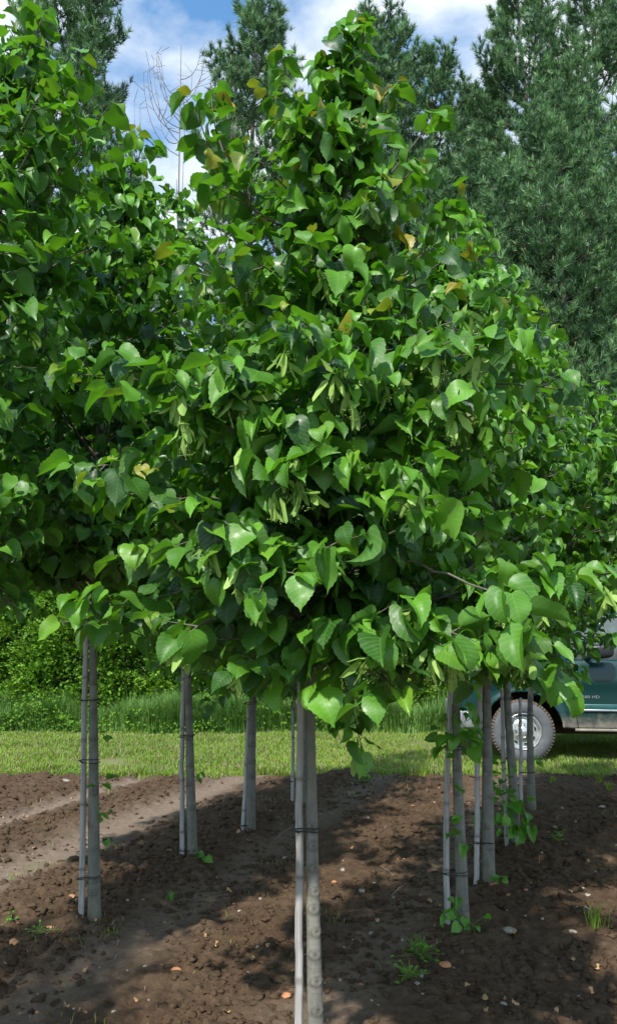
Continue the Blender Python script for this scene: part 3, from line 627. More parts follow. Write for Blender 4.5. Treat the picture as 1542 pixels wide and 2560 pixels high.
def hedge_label(s_):
    for lim, t_ in ((-60, 'hedge shrub outside the left picture edge'), (60, 'hedge shrub cut by the left picture edge behind the lawn'), (215, 'yellow-green hedge shrub just left of the leftmost linden trunk'), (370, 'hedge shrub in the gap right of the leftmost linden trunk'),
                    (520, 'hedge shrub behind the second linden trunk from the left'), (680, 'hedge shrub behind the third linden trunk from the left'), (830, 'shaded hedge shrub directly behind the nearest linden trunk'), (980, 'hedge shrub above tall grass right of the nearest trunk'),
                    (1130, 'hedge shrub behind the leaning pale trunk, just left of the truck'), (1270, 'hedge shrub hidden behind the hood of the truck'), (1400, 'hedge shrub seen above the windshield of the truck'), (1560, 'hedge shrub at the right picture edge above the truck cab')):
        if s_ < lim and t_ not in used_hl: used_hl.append(t_); return t_
    return 'hedge shrub beyond the right picture edge' if s_ < 1640 else 'farthest hedge shrub beyond the right picture edge'
used_hl = []
for q, x in enumerate(hx):
    o = hp[q] if q < 2 else copy_tree(hp[q % 2])
    o.location = (x + hr.normal(0, .08), YH + .35 + hr.normal(0, .12), 0); o.scale = (hr.uniform(.95, 1.15), 1, hr.uniform(.92, 1.06)); o.rotation_euler = (0, 0, hr.choice([0, .25, -.25]))
    s_ = o.location[0] / o.location[1] * FPX / 1.0391 + 742
    o['label'] = hedge_label(s_)
ru = np.random.default_rng(66); n = 42000; P = np.stack([ru.uniform(-10, 10, n), 16.2 + np.abs(ru.normal(0, .9, n)), ru.random(n) * 5.2], 1)
v, f4, f3, uv, m = leaves('spray', P, ru.normal(0, 1, (n, 3)), ru.normal(0, 1, (n, 3)) + [0, -.5, .5], ru.uniform(.12, .24, n), ru)
tag(joinleaf('undergrowth', [(v, f4, f3, uv, np.repeat(ru.random(n) * .5, m), np.zeros(n * m))], M['thuja'], None, None), 'dark tangled undergrowth behind the hedge, below the pines', 'undergrowth', kind='stuff')
# ------------------------------------------------------------------ pines
def pine_proto(seed, H, Rr, h0, gap, label):
    r = np.random.default_rng(seed); root = empty('pine_tree', (0, 0, 0), label, 'tree', 'white pines behind the hedge')
    mb_ = MB(); z = np.linspace(-.2, H, 30); px = .12 * np.sin(z * .4 + seed); mb_.tube(np.c_[px, .1 * np.cos(z * .3), z], np.linspace(.17, .02, 30), 8)
    mb_.build('trunk', M['pinebark'], root); wd = MB(); TP, TD = [], []
    zc = h0
    while zc < H - .2:
        f = (zc - h0) / (H - h0); rr = Rr * (1 - f) ** .68 * (.55 + .45 * min(1, f * 5 + .3)); nb = r.integers(4, 7); a0 = r.random() * 6.28
        for b in range(nb):
            if r.random() < gap: continue
            az = a0 + b * 6.283 / nb + r.normal(0, .25); L = rr * r.uniform(.55, 1.15) + .25; o_ = np.array([np.interp(zc, z, px), 0, zc + r.uniform(-.15, .15)])
            dh = np.array([math.cos(az), math.sin(az), 0]); up = .15 + .75 * f
            P = qbez(o_, o_ + dh * L * .6 + [0, 0, L * (.0 + .2 * f)], o_ + dh * L + [0, 0, L * (up + .12)], 9)
            wd.tube(P, np.linspace(.035 * (1 - f * .6), .006, 9), 5, cap=False); side = np.array([-dh[1], dh[0], 0])
            for s in range(2, 9):
                t_ = nrm(P[s] - P[s - 1]); Ls = L * .42 * (1 - .6 * (s / 8)) * r.uniform(.6, 1.2) + .1
                for sg in (-1, 1):
                    if r.random() < .12: continue
                    e = P[s] + (t_ * .6 + side * sg * .8 + [0, 0, .25 + r.normal(0, .15)]) * Ls; wd.tube([P[s], (P[s] + e) / 2 - [0, 0, .03], e], [.008, .006, .003], 3, cap=False)
                    nt = max(2, int(Ls / .095))
                    for q in range(nt + 1):
                        p = P[s] + (e - P[s]) * (1 - .62 * q / nt) + r.normal(0, .045, 3); TP.append(p); TD.append(nrm(t_ * .35 + side * sg * .5 + [0, 0, .85] + r.normal(0, .3, 3)))
                TP.append(P[s]); TD.append(nrm(t_ + [0, 0, .5] + r.normal(0, .2, 3)))
            TP.append(P[-1]); TD.append(nrm(P[-1] - P[-2] + [0, 0, .3]))
        zc += r.uniform(.46, .74)
    for q in range(8): TP.append([np.interp(H, z, px), 0, H - q * .12]); TD.append(nrm(r.normal(0, .3, 3) + [0, 0, 1]))
    wd.build('branches', M['pinebark'], root)
    TP, TD = np.array(TP), np.array(TD); n = len(TP); kN = 26
    ph = r.random((n, kN)) * 6.28; op = r.uniform(.15, 1.15, (n, kN)); ref = nrm(r.normal(0, 1, (n, 3))); A = nrm(np.cross(TD, ref)); B = np.cross(TD, A)
    dirs = TD[:, None] * np.cos(op)[..., None] + (A[:, None] * np.cos(ph)[..., None] + B[:, None] * np.sin(ph)[..., None]) * np.sin(op)[..., None]
    st = TP[:, None] + TD[:, None] * r.uniform(-.06, .05, (n, kN))[..., None]; ln = r.uniform(.13, .23, (n, kN))[..., None]; w = nrm(np.cross(dirs, r.normal(0, 1, (n, kN, 3)))) * .0095
    V = np.stack([st - w, st + w, st + dirs * ln], 2).reshape(-1, 3); F = np.arange(len(V)).reshape(-1, 3)
    tone = np.repeat(np.clip(r.normal(.42, .25, n) + .25 * np.sin(TP[:, 0] * 3 + TP[:, 2] * 2.2) * np.sin(TP[:, 1] * 3.1), 0, 1), kN * 3)
    cand = (r.random(n) < .16) & (TD[:, 2] > .6); yg = np.repeat(cand[:, None] * np.ones(kN), 3, 1).reshape(-1) * np.tile(np.repeat((op < .0), 1).reshape(n, kN), 1).repeat(3, 1).reshape(-1)
    # pale upright candles on some tufts
    c = TP[cand]; m_ = len(c); ang = r.random((m_, 6)) * 6.28; dd = np.stack([np.cos(ang) * .08, np.sin(ang) * .08, np.ones((m_, 6))], -1)
    w2 = np.stack([-np.sin(ang), np.cos(ang), np.zeros((m_, 6))], -1) * .010; V2_ = np.stack([c[:, None] - w2, c[:, None] + w2, c[:, None] + dd * r.uniform(.12, .22, (m_, 1))[..., None]], 2).reshape(-1, 3)
    F2_ = np.arange(len(V2_)).reshape(-1, 3) + len(V)
    mesh('needles', np.vstack([V, V2_]), np.vstack([F, F2_]), M['needle'], root, {'tone': np.r_[tone, np.full(len(V2_), .9)], 'young': np.r_[np.zeros(len(V)), np.full(len(V2_), .6)]}, smooth=False)
    return root
pA = pine_proto(401, 19.5, 4.0, 1.6, .08, 'x'); pB = pine_proto(402, 18.5, 2.8, 2.0, .18, 'x'); pC = pine_proto(403, 14.0, 4.2, 1.2, .05, 'x')
def pine(src, used, dx, Yp, rz, s, label):
    o = src if not used.get(src.name) else copy_tree(src); used[src.name] = 1
    x = atY(dx, 1500, Yp)[0]; o.location = (x, Yp, 0); o.rotation_euler = (0, 0, rz); o.scale = (s, s, s); o['label'] = label
used = {}
pine(pB, used, 600, 21, 0.3, 1.08, 'slender open pine against the sky, left of the nearest linden top')
pine(pB, used, 95, 19, 1.9, 1.12, 'tall pine at the top left corner with sky showing through')
pine(pA, used, 1075, 22, .5, .96, 'tall pine with its spire just right of the nearest linden top')
pine(pA, used, 1315, 20.5, 2.2, 1.0, 'full blue-green pine between the right spire and the right edge')
pine(pC, used, 1400, 17.4, .2, .95, 'dense pine low at the right edge above the right-hand lindens')
pine(pA, used, 1500, 21, 3.6, 1.05, 'tall pine cut by the right edge of the picture')
pine(pC, used, 1150, 18.6, 2.7, .92, 'bushy pine rising behind the right-hand linden row')
pine(pB, used, 860, 24, 4.0, .98, 'thin pine mostly hidden behind the nearest linden top')
pine(pB, used, 290, 23, 3.1, .80, 'sparse pine below the clouds, left of the leafless tree')
pine(pA, used, 985, 24, 5.0, .86, 'pine top peeping between the nearest linden tip and the right spire')
pine(pB, used, 1190, 25, 5.6, 1.08, 'slim pine in the gap between the two right spires')
pine(pC, used, 1290, 19.5, 4.4, .80, 'bushy pine low behind the truck, above the right-hand linden crowns')
pine(pB, used, 925, 20.5, 1.2, 1.04, 'open feathery pine directly right of the nearest linden tip')
def dead_tree():
    r = np.random.default_rng(77); x, y = atY(402, 1500, 20)[0], 20.
    H = zat(402, 110, 20); root = empty('bare_tree', (x, y, 0), 'thin leafless tree with upright twigs against the white cloud', 'tree'); a = MB(); b = MB()
    a.tube([(x, y, -.2), (x + .05, y, H * .5), (x - .02, y, H)], [.055, .035, .008], 7)
    for q in range(34):
        z = H * r.uniform(.45, .97); L = (H - z) * .5 + .5; az = r.random() * 6.28; d = np.array([math.cos(az), math.sin(az), 0]); o_ = np.array([x, y, z])
        P = qbez(o_, o_ + d * L * .45 + [0, 0, .1], o_ + d * L * .5 + [0, 0, L * .95], 8); b.tube(P, np.linspace(.014, .005, 8), 4, cap=False)
        for s in range(2, 8):
            e = P[s] + nrm(r.normal(0, 1, 3) * [1, 1, .3] + [0, 0, .9]) * r.uniform(.15, .5); b.tube([P[s], e], [.008, .005], 3, cap=False)
    a.build('trunk', M['deadwood'], root, offset=(x, y, 0)); b.build('branches', M['deadwood'], root, offset=(x, y, 0))
dead_tree()
# ------------------------------------------------------------------ lawn, tall grass, weeds
def blades(name, n, region, hmin, hmax, w, mat, seed, label, lean=.35, young=.12, zf=None, ntone=.4):
    r = np.random.default_rng(seed); x, y = region(r, n); n = len(x); h = r.uniform(hmin, hmax, n) * (.55 + vnoise(x, y, .35, 5) * .9); az = r.random(n) * 6.28; ln = r.uniform(0, lean * 2, n) * h
    z = np.zeros(n) - .012 if zf is None else zf(x, y); wx, wy = np.cos(az + 1.57) * w, np.sin(az + 1.57) * w; B = np.stack([x, y, z], 1)
    Mid = B + np.stack([np.cos(az) * ln * .35, np.sin(az) * ln * .35, h * .6], 1); T_ = B + np.stack([np.cos(az) * ln, np.sin(az) * ln, h * (1 - .25 * r.random(n))], 1); W = np.stack([wx, wy, 0 * wx], 1)
    V = np.stack([B - W, B + W, Mid + W * .8, Mid - W * .8, T_], 1).reshape(-1, 3); o = np.arange(n)[:, None] * 5
    tone = np.clip(vnoise(x, y, .45, 3) * .5 + vnoise(x, y, 1.6, 6) * .5 - .12 + r.normal(.1, .2, n), 0, 1); yg = (r.random(n) < young) * 1.0
    ob = mesh(name, V, [o + np.array([[0, 1, 2, 3]]), o + np.array([[3, 2, 4]])], mat, attrs={'tone': np.repeat(tone, 5), 'young': np.repeat(yg, 5)}, smooth=False)
    return tag(ob, label, name.replace('_', ' '), kind='stuff')
def lawnreg(r, n):
    y = EDGE - .25 + (13.3 - EDGE) * r.random(n); x = (r.random(n) * 2 - 1) * (y * .42 + 1.2)
    e = EDGE + .42 * (vnoise(x, y, .6, 7) - .5) + .30 * (vnoise(x, y, .16, 8) - .5)
    k = (y > e - .05) & (vnoise(x, y, .8, 10) * .6 + vnoise(x, y, .25, 11) * .4 + .35 * r.random(n) > .55); return x[k], y[k]
blades('lawn_grass', 230000, lawnreg, .02, .07, .0045, M['grass'], 501, 'short yellow-green grass of the mown strip')
def edgereg(r, n):
    x = r.uniform(-5, 6, n); y = EDGE + .35 * (vnoise(x, x * 0 + EDGE, .6, 7) - .5) + np.abs(r.normal(0, .22, n)) - .08; k = vnoise(x, y, .35, 4) > .42; return x[k], y[k]
blades('edge_grass', 22000, edgereg, .04, .13, .005, M['grass'], 502, 'longer green grass tufts along the edge of the soil')
def tallreg(r, n):
    x = r.uniform(-7, 7.5, n); y = 12.75 + np.abs(r.normal(0, .6, n)) + .7 * (vnoise(x, x * 0, .7, 2)); k = vnoise(x, y, .5, 9) + .6 * r.random(n) > .42; return x[k], y[k]
blades('tall_grass', 120000, tallreg, .18, .62, .007, M['tallgrass'], 503, 'tall bluish-green grass growing at the foot of the hedge', lean=.35, young=0)
r5 = np.random.default_rng(55); n = 8000; x = r5.uniform(-7, 7.5, n); y = 12.9 + np.abs(r5.normal(0, .45, n)); kk = vnoise(x, y, .7, 8) > .45; x, y = x[kk], y[kk]; n = len(x); hmax_ = .10 + .6 * vnoise(x, y, .8, 5); P = np.stack([x, y, r5.random(n) * hmax_], 1)
v, f4, f3, uv, m = leaves('lo', P, np.stack([r5.normal(0, 1, n), r5.normal(-.4, 1, n), r5.normal(0, .5, n)], 1), np.tile([0, -.4, 1.], (n, 1)) + r5.normal(0, .4, (n, 3)), r5.uniform(.025, .055, n), r5)
tag(joinleaf('wild_plants', [(v, f4, f3, uv, np.repeat(r5.random(n) * .8, m), np.zeros(n * m))], M['thuja'], None, None), 'low broad-leaved weeds mixed in below the hedge', 'weeds', kind='stuff')
def soilweeds(r, n):
    y = 3 + (EDGE - 3.2) * r.random(n); x = (r.random(n) * 2 - 1) * (y * .45 + .4); k = (vnoise(x, y, .28, 6) > .80) | (r.random(n) < .01); return x[k], y[k]
blades('sparse_weeds', 14000, soilweeds, .015, .05, .002, M['grass'], 505, 'sparse tiny weeds and dry wisps on the soil', zf=lambda x, y: gh(x, y) - .004, lean=.8, young=.35)
def tuft(dx, dy, n, h, w, label, name='grass_tuft', mat='tallgrass', seed=0, spread=.03):
    r = np.random.default_rng(seed + int(dx)); c = onground(dx, dy, .03); c[2] = float(gh(c[0], c[1])); mb_ = MB()
    for q in range(n):
        az = r.random() * 6.28; L = h * r.uniform(.5, 1.1); b = c + [r.normal(0, spread * .4), r.normal(0, spread * .4), -.01]; d = np.array([math.cos(az), math.sin(az), 0]) * L * r.uniform(.15, .7); s = np.array([-math.sin(az), math.cos(az), 0]) * w
        m_ = b + d * .4 + [0, 0, L * .65]; t_ = b + d + [0, 0, L * .85]; mb_.add([b - s, b + s, m_ + s * .8, m_ - s * .8], [[0, 1, 2, 3]], r.random()); mb_.add([m_ - s * .8, m_ + s * .8, t_], [[0, 1, 2]], r.random())
    o = mb_.build(name, M[mat], None, offset=c, attr='tone', smooth=False); o.location = tuple(c); return tag(o, label, 'grass')
tuft(1432, 2240, 44, .15, .0028, 'bright green grass tuft alone on the soil near the lower right', spread=.05, mat='grass')
tuft(410, 2170, 30, .07, .0025, 'small dark green grass tuft between the two left trunks')
for q, (dx, dy, n) in enumerate(((1390, 1875, 40), (1465, 1905, 40), (1440, 1890, 34), (1330, 1895, 30))): tuft(dx, dy, n, .10, .004, ['grass clump on the soil edge under the truck door', 'grass clump on the soil edge nearest the right picture edge', 'middle grass clump on the soil edge below the truck sill', 'grass clump on the soil edge below the truck tyre'][q], mat='grass')
def weed(dx, dy, n, s, spread, label, seed):
    r = np.random.default_rng(seed); c = onground(dx, dy, .03); c[2] = float(gh(c[0], c[1])); P = c + r.normal(0, spread, (n, 3)) * [1, 1, .5] + [0, 0, spread * .8]; P[:, 2] = np.maximum(P[:, 2], c[2] + .005)
    D = np.stack([r.normal(0, 1, n), r.normal(0, 1, n), r.uniform(0, .5, n)], 1); v, f4, f3, uv, m = leaves('lo', P, D, np.tile([0, 0, 1.], (n, 1)) + r.normal(0, .3, (n, 3)), r.uniform(.6, 1.2, n) * s, r)
    root = empty('weed_plant', c, label, 'weed'); st = MB()
    for p in P: st.tube([c, (c + p) / 2 + [0, 0, .01], p], .0012, 3, cap=False)
    st.build('stems', M['greentwig'], root, offset=c); joinleaf('foliage', [(v, f4, f3, uv, np.repeat(r.uniform(.4, 1, n), m), np.zeros(n * m))], M['leaf_far'], root, c)
weed(1010, 2310, 60, .022, .05, 'fine-leaved green weed right of the nearest stake, low in the picture', 1)
weed(985, 2365, 40, .02, .035, 'smaller green weed just below the fine-leaved weed', 2)
weed(95, 2265, 18, .018, .03, 'faint green weed at the lower left of the leftmost trunk', 3)
weed(25, 2235, 8, .025, .03, 'grey-green weed by the left picture edge', 4)
weed(182, 1865, 14, .04, .05, 'little green weed on the soil edge left of the leftmost trunk', 5)
weed(1345, 2035, 14, .03, .04, 'little weed on the soil right of the leafy trunk foot', 6)
weed(880, 1885, 30, .04, .07, 'green weed at the soil edge right of the nearest trunk', 7)
# ------------------------------------------------------------------ stones and dead leaves
M['stone'] = plain('pale stone', (.27, .24, .20), .85, var=.3, scale=25, bmp=.5)
M['brickstone'] = plain('orange stone', (.38, .17, .08), .9, var=.35, scale=25, bmp=.5)
M['deadleaf'] = plain('dead leaf', (.36, .21, .10), .85, var=.4, scale=20)
def stone(dx, dy, s, mat, label, seed, flat=.6, group=None):
    r = np.random.default_rng(seed); V0, F0 = ico(2); c = onground(dx, dy, .03); c[2] = float(gh(c[0], c[1]))
    d = 1 + .16 * np.sin(V0 @ r.normal(0, 2.2, 3) + 1) + .10 * np.sin(V0 @ r.normal(0, 5, 3)); pl = nrm(r.normal(0, 1, (5, 3)))
    V = V0 * d[:, None]
    for p in pl: dt = V @ p; V = V - np.clip(dt - .72, 0, 9)[:, None] * p
    V = V * np.array([s * r.uniform(.9, 1.3), s * r.uniform(.7, 1), s * flat]); a = r.random() * 6.28
    V = np.stack([V[:, 0] * math.cos(a) - V[:, 1] * math.sin(a), V[:, 0] * math.sin(a) + V[:, 1] * math.cos(a), V[:, 2]], 1)
    o = mesh('stone', V, F0, M[mat], smooth=False); o.location = (c[0], c[1], c[2] + s * .22); return tag(o, label, 'stone', group)
def deadleaf(dx, dy, s, label, seed, group=None):
    r = np.random.default_rng(seed); c = onground(dx, dy, .03); c[2] = float(gh(c[0], c[1])) + .012
    v, f4, f3, uv, m = leaves('mid', np.zeros((1, 3)), np.array([[r.normal(), r.normal(), .15]]), np.array([[r.normal(0, .3), r.normal(-.4, .3), 1.]]), np.array([s]), r, fold=(.3, .8), bend=(-1.5, 1.5), wave=.25)
    o = mesh('dead_leaf', v, [f4, f3] if len(f3) else f4, M['deadleaf']); o.location = tuple(c); return tag(o, label, 'leaf', group)
stone(1222, 2246, .045, 'stone', 'large flat pale stone right of the leaning trunk foot', 1, .35)
stone(1408, 2205, .022, 'stone', 'white stone under the bright grass tuft', 2); stone(1378, 2258, .020, 'stone', 'pale stone left of the bright grass tuft', 3)
stone(1188, 2145, .03, 'brickstone', 'tan flat stone at the foot of the thick dark trunk', 4, .45); stone(424, 2346, .024, 'brickstone', 'tan orange stone left of the nearest stake, low down', 5, .5)
stone(690, 2412, .020, 'brickstone', 'tan stone touching the nearest stake at the bottom', 6); stone(803, 2130, .020, 'brickstone', 'orange stone right of the nearest trunk', 7)
stone(870, 2152, .024, 'stone', 'whitish stone between the nearest trunk and the right-hand row', 8, .5); stone(1072, 2345, .022, 'brickstone', 'orange and white stone below the leaning trunk', 9)
stone(1210, 2420, .014, 'stone', 'small round white stone near the bottom', 10); stone(1447, 1953, .03, 'stone', 'flat pale stone on the soil beneath the truck', 11, .4); stone(160, 1880, .045, 'stone', 'long pale stone at the grass edge, far left', 12, .35)
sr = np.random.default_rng(5); cnt = 0
while cnt < 112:
    dx = sr.uniform(-20, 1500); dy = 1900 + 560 * sr.random() ** .8
    if dx < 560 and sr.random() < .55: continue
    s = sr.uniform(.005, .012) * (1 + .6 * (sr.random() < .15)); mt = 'stone' if sr.random() < .72 else 'brickstone'
    stone(dx, dy, s, mt, 'small pale stone chip on the brown soil' if mt == 'stone' else 'small orange brown stone chip on the brown soil', 600 + cnt, .65, 'pale stone chips scattered on the soil' if mt == 'stone' else 'orange stone chips scattered on the soil'); cnt += 1
for q in range(60):
    dx = sr.uniform(0, 1480); dy = 1930 + 520 * sr.random(); deadleaf(dx, dy, sr.uniform(.02, .042), 'small curled brown dead leaf on the soil', 800 + q, 'dead leaves scattered on the soil')
for q, (dx, dy, dx2, dy2) in enumerate(((915, 2080, 955, 2110), (660, 2022, 700, 1998), (940, 2150, 975, 2125))):
    a, b = onground(dx, dy, .05), onground(dx2, dy2, .05)
    for p in (a, b): p[2] = float(gh(p[0], p[1])) + .012
    if q == 1: b = atY(706, 1996, a[1]) * [1, 1, 0] + [0, 0, a[2] + .10]
    t_ = MB(); t_.tube([a, (a + b) / 2 + [0, 0, .008], b], [.003, .0028, .0018], 5); o = t_.build('dry_twig', M['deadwood'], None)
    tag(o, ['dry twig lying on the soil right of the nearest trunk', 'thin dry twig leaning up beside the nearest stake', 'short dry straw left of the leaning trunk foot'][q], 'twig')
# ------------------------------------------------------------------ pickup truck
def paint():
    m, t, b, o = newmat('green paint'); v = objvec(t); n1 = noise(t, 9, 6, .65, v); n2 = noise(t, 120, 2, .5, v)
    sp = N(t, 'ShaderNodeSeparateXYZ'); t.links.new(v, sp.inputs[0])
    c = ramp(t, [(.3, (.002, .026, .026)), (.7, (.002, .037, .036))], n2.outputs['Fac']).outputs[0]
    d = mth(t, 'ADD', mth(t, 'MULTIPLY', mth(t, 'SUBTRACT', .60, sp.outputs[2]), 7.0), mth(t, 'MULTIPLY', mth(t, 'SUBTRACT', n1.outputs['Fac'], .5), 1.2), True)
    d2 = mth(t, 'ADD', d, mth(t, 'MULTIPLY', mth(t, 'SUBTRACT', n1.outputs['Fac'], .56), .3), True)
    dirt = ramp(t, [(.35, (.13, .115, .095)), (.7, (.24, .21, .175))], n1.outputs['Fac']).outputs[0]
    t.links.new(mixc(t, mth(t, 'MULTIPLY', d2, .9), c, dirt), b.inputs['Base Color'])
    t.links.new(ramp(t, [(0, g3(.30)), (1, g3(.85))], d2).outputs[0], b.inputs['Roughness'])
    b.inputs['Metallic'].default_value = .15; b.inputs['Coat Weight'].default_value = .25; b.inputs['Coat Roughness'].default_value = .12; return m
M['paint'] = paint(); M['clad'] = plain('dusty cladding', (.22, .195, .16), .85, var=.3, scale=14, bmp=.2); M['trim'] = plain('teal trim', (.02, .085, .085), .35, var=.15)
M['chrome'] = plain('dull chrome', (.52, .55, .57), .28, .85, .15, 20); M['dusty'] = plain('dusty bumper', (.30, .32, .34), .4, .5, .2, 10)
M['tyre'] = plain('tyre rubber', (.09, .095, .105), .8, var=.25, scale=10); M['tread'] = plain('muddy tread', (.10, .078, .058), .95, var=.45, scale=30, bmp=.8)
M['black'] = plain('black plastic', (.012, .014, .018), .4, var=.2); M['under'] = plain('dark underbody', (.012, .011, .010), .9); M['orange'] = plain('orange lens', (.65, .12, .02), .3)
M['rust'] = plain('rusty frame', (.07, .035, .02), .9); M['rim'] = plain('alloy rim', (.62, .63, .63), .25, .75, .12, 15); M['seat'] = plain('grey seat', (.06, .065, .07), .9)
def glass():
    m, t, b, o = newmat('window glass'); b.inputs['Base Color'].default_value = (.30, .36, .36, 1); b.inputs['Specular IOR Level'].default_value = .3; b.inputs['Roughness'].default_value = .02; b.inputs['Transmission Weight'].default_value = .7; b.inputs['IOR'].default_value = 1.45
    v = objvec(t); n = noise(t, 3, 3, .5, v); return m
M['glass'] = glass()
WC = onground(1261, 1836, .0); TX, TY = WC[0], WC[1]
SC = TY / FPX * 1.0  # metres per photo pixel at the wheel, before the tilt correction
RT = .385; WZ = RT - .012
truck = empty('pickup_truck', (TX, TY, 0), 'dark green pickup truck with dusty sills parked on the lawn at the right', 'truck', rz=R(-7))
LL, WW = 4.35, 1.92; wheelx = (0.0, 3.35); AR = .485
def side_panel(name, x0, x1, z0, z1, flip, parent, lab=None):
    """x0, x1: functions of z.  Panels have the wheel arches cut out, a crease and a folded inner edge."""
    nz, nx_ = 42, max(3, int((x1(z0) - x0(z0)) / .022)); V = []; idx = {}
    sy = 1 if not flip else -1; yb = 0 if not flip else WW
    zz = np.linspace(z0, z1, nz)
    for a_, z in enumerate(zz):
        for b_ in range(nx_ + 1):
            x = x0(z) + (x1(z) - x0(z)) * b_ / nx_; V.append([x, 0, z])
    V = np.array(V); keep = []
    d = np.min([np.hypot(V[:, 0] - w, V[:, 2] - WZ) for w in wheelx], axis=0); ins = d < AR
    for a_ in range(nz - 1):
        for b_ in range(nx_):
            q = [a_ * (nx_ + 1) + b_, a_ * (nx_ + 1) + b_ + 1, (a_ + 1) * (nx_ + 1) + b_ + 1, (a_ + 1) * (nx_ + 1) + b_]
            if not all(ins[q]): keep.append(q)
    for i_ in np.nonzero(ins)[0]:
        w = min(wheelx, key=lambda w: math.hypot(V[i_, 0] - w, V[i_, 2] - WZ)); e = np.array([V[i_, 0] - w, V[i_, 2] - WZ]); L_ = np.linalg.norm(e)
        if L_ > .3: V[i_, 0] = w + e[0] / L_ * AR; V[i_, 2] = WZ + e[1] / L_ * AR
    d = np.min([np.hypot(V[:, 0] - w, V[:, 2] - WZ) for w in wheelx], axis=0)
    z = V[:, 2]; y = .055 * np.clip((z - 1.10) / .16, 0, 1) ** 2 + .015 * np.clip((.62 - z) / .2, 0, 1) - .028 * np.exp(-((d - AR) / .05) ** 2) * (z > .42) - .012 * np.exp(-((z - .99) / .10) ** 2)
    y += .16 * np.clip((-.46 - V[:, 0]) / .28, 0, 1) ** 2.0
    V[:, 1] = yb + sy * y
    o = mesh(name, V, np.array(keep)[:, ::-1] if flip else np.array(keep), M['paint'], parent)
    so = o.modifiers.new('thickness', 'SOLIDIFY'); so.thickness = .022; so.offset = -1
    if lab: o['label'] = lab
    return o
s1 = lambda z: .555 + (1.25 - z) * .13
for flip in (False, True):
    side_panel('fender', lambda z: -.745 + .03 * (z - .8) ** 2, lambda z: s1(z) - .004, .42, 1.25, flip, truck)
    dr = side_panel('door', lambda z: s1(z) + .004, lambda z: 1.76, .42, 1.25, flip, truck)
    side_panel('cab_corner', lambda z: 1.768, lambda z: 2.12, .42, 1.25, flip, truck)
    side_panel('bed_side', lambda z: 2.15, lambda z: LL, .42, 1.25, flip, truck)
    yo = -.012 if not flip else WW + .012; yi = .03 if not flip else WW - .03; ya, yb_ = min(yo, yi), max(yo, yi)
    h = MB(); h.box((1.50, ya - .018 * (not flip), 1.05), (1.66, yb_ + .018 * flip, 1.09)); h.build('handle', M['black'], dr, bevel=.006, smooth=False)
    mt = MB(); 
    for xa, xb in ((.665, 1.752), (1.775, 2.11), (2.16, 2.84)): mt.box((xa, ya - (.004 if not flip else 0), .655), (xb, yb_ + (.004 if flip else 0), .715))
    mt.build('side_moulding', M['trim'], truck, bevel=.008, smooth=False)
    mt = MB()
    for xa, xb in ((.668, 1.752), (1.775, 2.11), (2.16, 2.84)): mt.box((xa, ya - (.008 if not flip else 0), .628), (xb, yb_ + (.008 if flip else 0), .652))
    mt.build('chrome_strip', M['chrome'], truck, bevel=.004, smooth=False)
    mt = MB(); mt.tube([(.62, yo * .6 + (.0 if not flip else WW * .4), .405), (2.84, yo * .6 + (0 if not flip else WW * .4), .405)], .018, 10); mt.build('sill', M['clad'], truck)
    # window frame and side glass
    def yw(z): return (.055 + (z - 1.25) * .30) if not flip else WW - (.055 + (z - 1.25) * .30)
    p = MB(); zt = 1.80
    for (xa, xb) in ((.60, 1.13), (1.74, 1.72), (2.10, 2.02)):
        pts = [(xa, yw(1.24), 1.24), ((xa + xb) / 2 + (.0 if xa > 1 else -.01), yw(1.52), 1.52), (xb, yw(zt), zt)]; p.tube(pts, [.036, .03, .026], 8)
    p.tube([(1.10, yw(zt), zt), (2.04, yw(zt), zt)], .028, 8); p.build('pillar', M['paint'], truck)
    gl = MB(); V = [(.66, yw(1.25), 1.25), (1.73, yw(1.25), 1.25), (1.71, yw(1.78), 1.78), (1.15, yw(1.78), 1.78)]; gl.add(V, [[0, 1, 2, 3]])
    g_o = gl.build('side_window', M['glass'], truck, smooth=False); s_m = g_o.modifiers.new('thickness', 'SOLIDIFY'); s_m.thickness = .005
    # mirror
    mm = MB(); V0, F0 = ico(3); c0 = np.array([.92, -.19 if not flip else WW + .19, 1.355]); V = np.sign(V0) * np.abs(V0) ** .62 * np.array([.155, .075, .088]); V[:, 2] += -.10 * V[:, 0] * 0 + .012 * V[:, 0] / .15
    mm.add(V + c0, F0); mo = mm.build('side_mirror', M['black'], truck)
    ma = MB(); ma.tube([(.80, .05 if not flip else WW - .05, 1.26), (.84, -.06 if not flip else WW + .06, 1.29), (.88, -.15 if not flip else WW + .15, 1.31)], [.035, .028, .03], 8); ma.build('arm', M['black'], mo)
hd = MB(); ys = np.linspace(.058, WW - .058, 14); xs = np.linspace(-.74, .60, 16); Xh, Yh = np.meshgrid(xs, ys)
Zh = 1.245 - .05 * np.clip((-Xh - .1) / .65, 0, 1) ** 2 + .035 * (1 - ((Yh - WW / 2) / (WW / 2)) ** 2) + .012 * np.exp(-((np.abs(Yh - WW / 2) - .55) / .08) ** 2); i = (np.arange(13)[:, None] * 16 + np.arange(15)[None])
hd.add(np.stack([Xh, Yh, Zh], -1).reshape(-1, 3), np.stack([i, i + 1, i + 17, i + 16], -1).reshape(-1, 4)); ho = hd.build('hood', M['paint'], truck); s_m = ho.modifiers.new('thickness', 'SOLIDIFY'); s_m.thickness = .03; s_m.offset = 0
fr = MB(); fr.box((-.70, .14, .62), (-.62, WW - .14, 1.17)); fr.build('grille', M['black'], truck, bevel=.02, smooth=False)
for ya in (.17, WW - .45): h = MB(); h.box((-.735, ya, .86), (-.66, ya + .28, 1.06)); h.build('headlight', M['glass'], truck, bevel=.01, smooth=False)
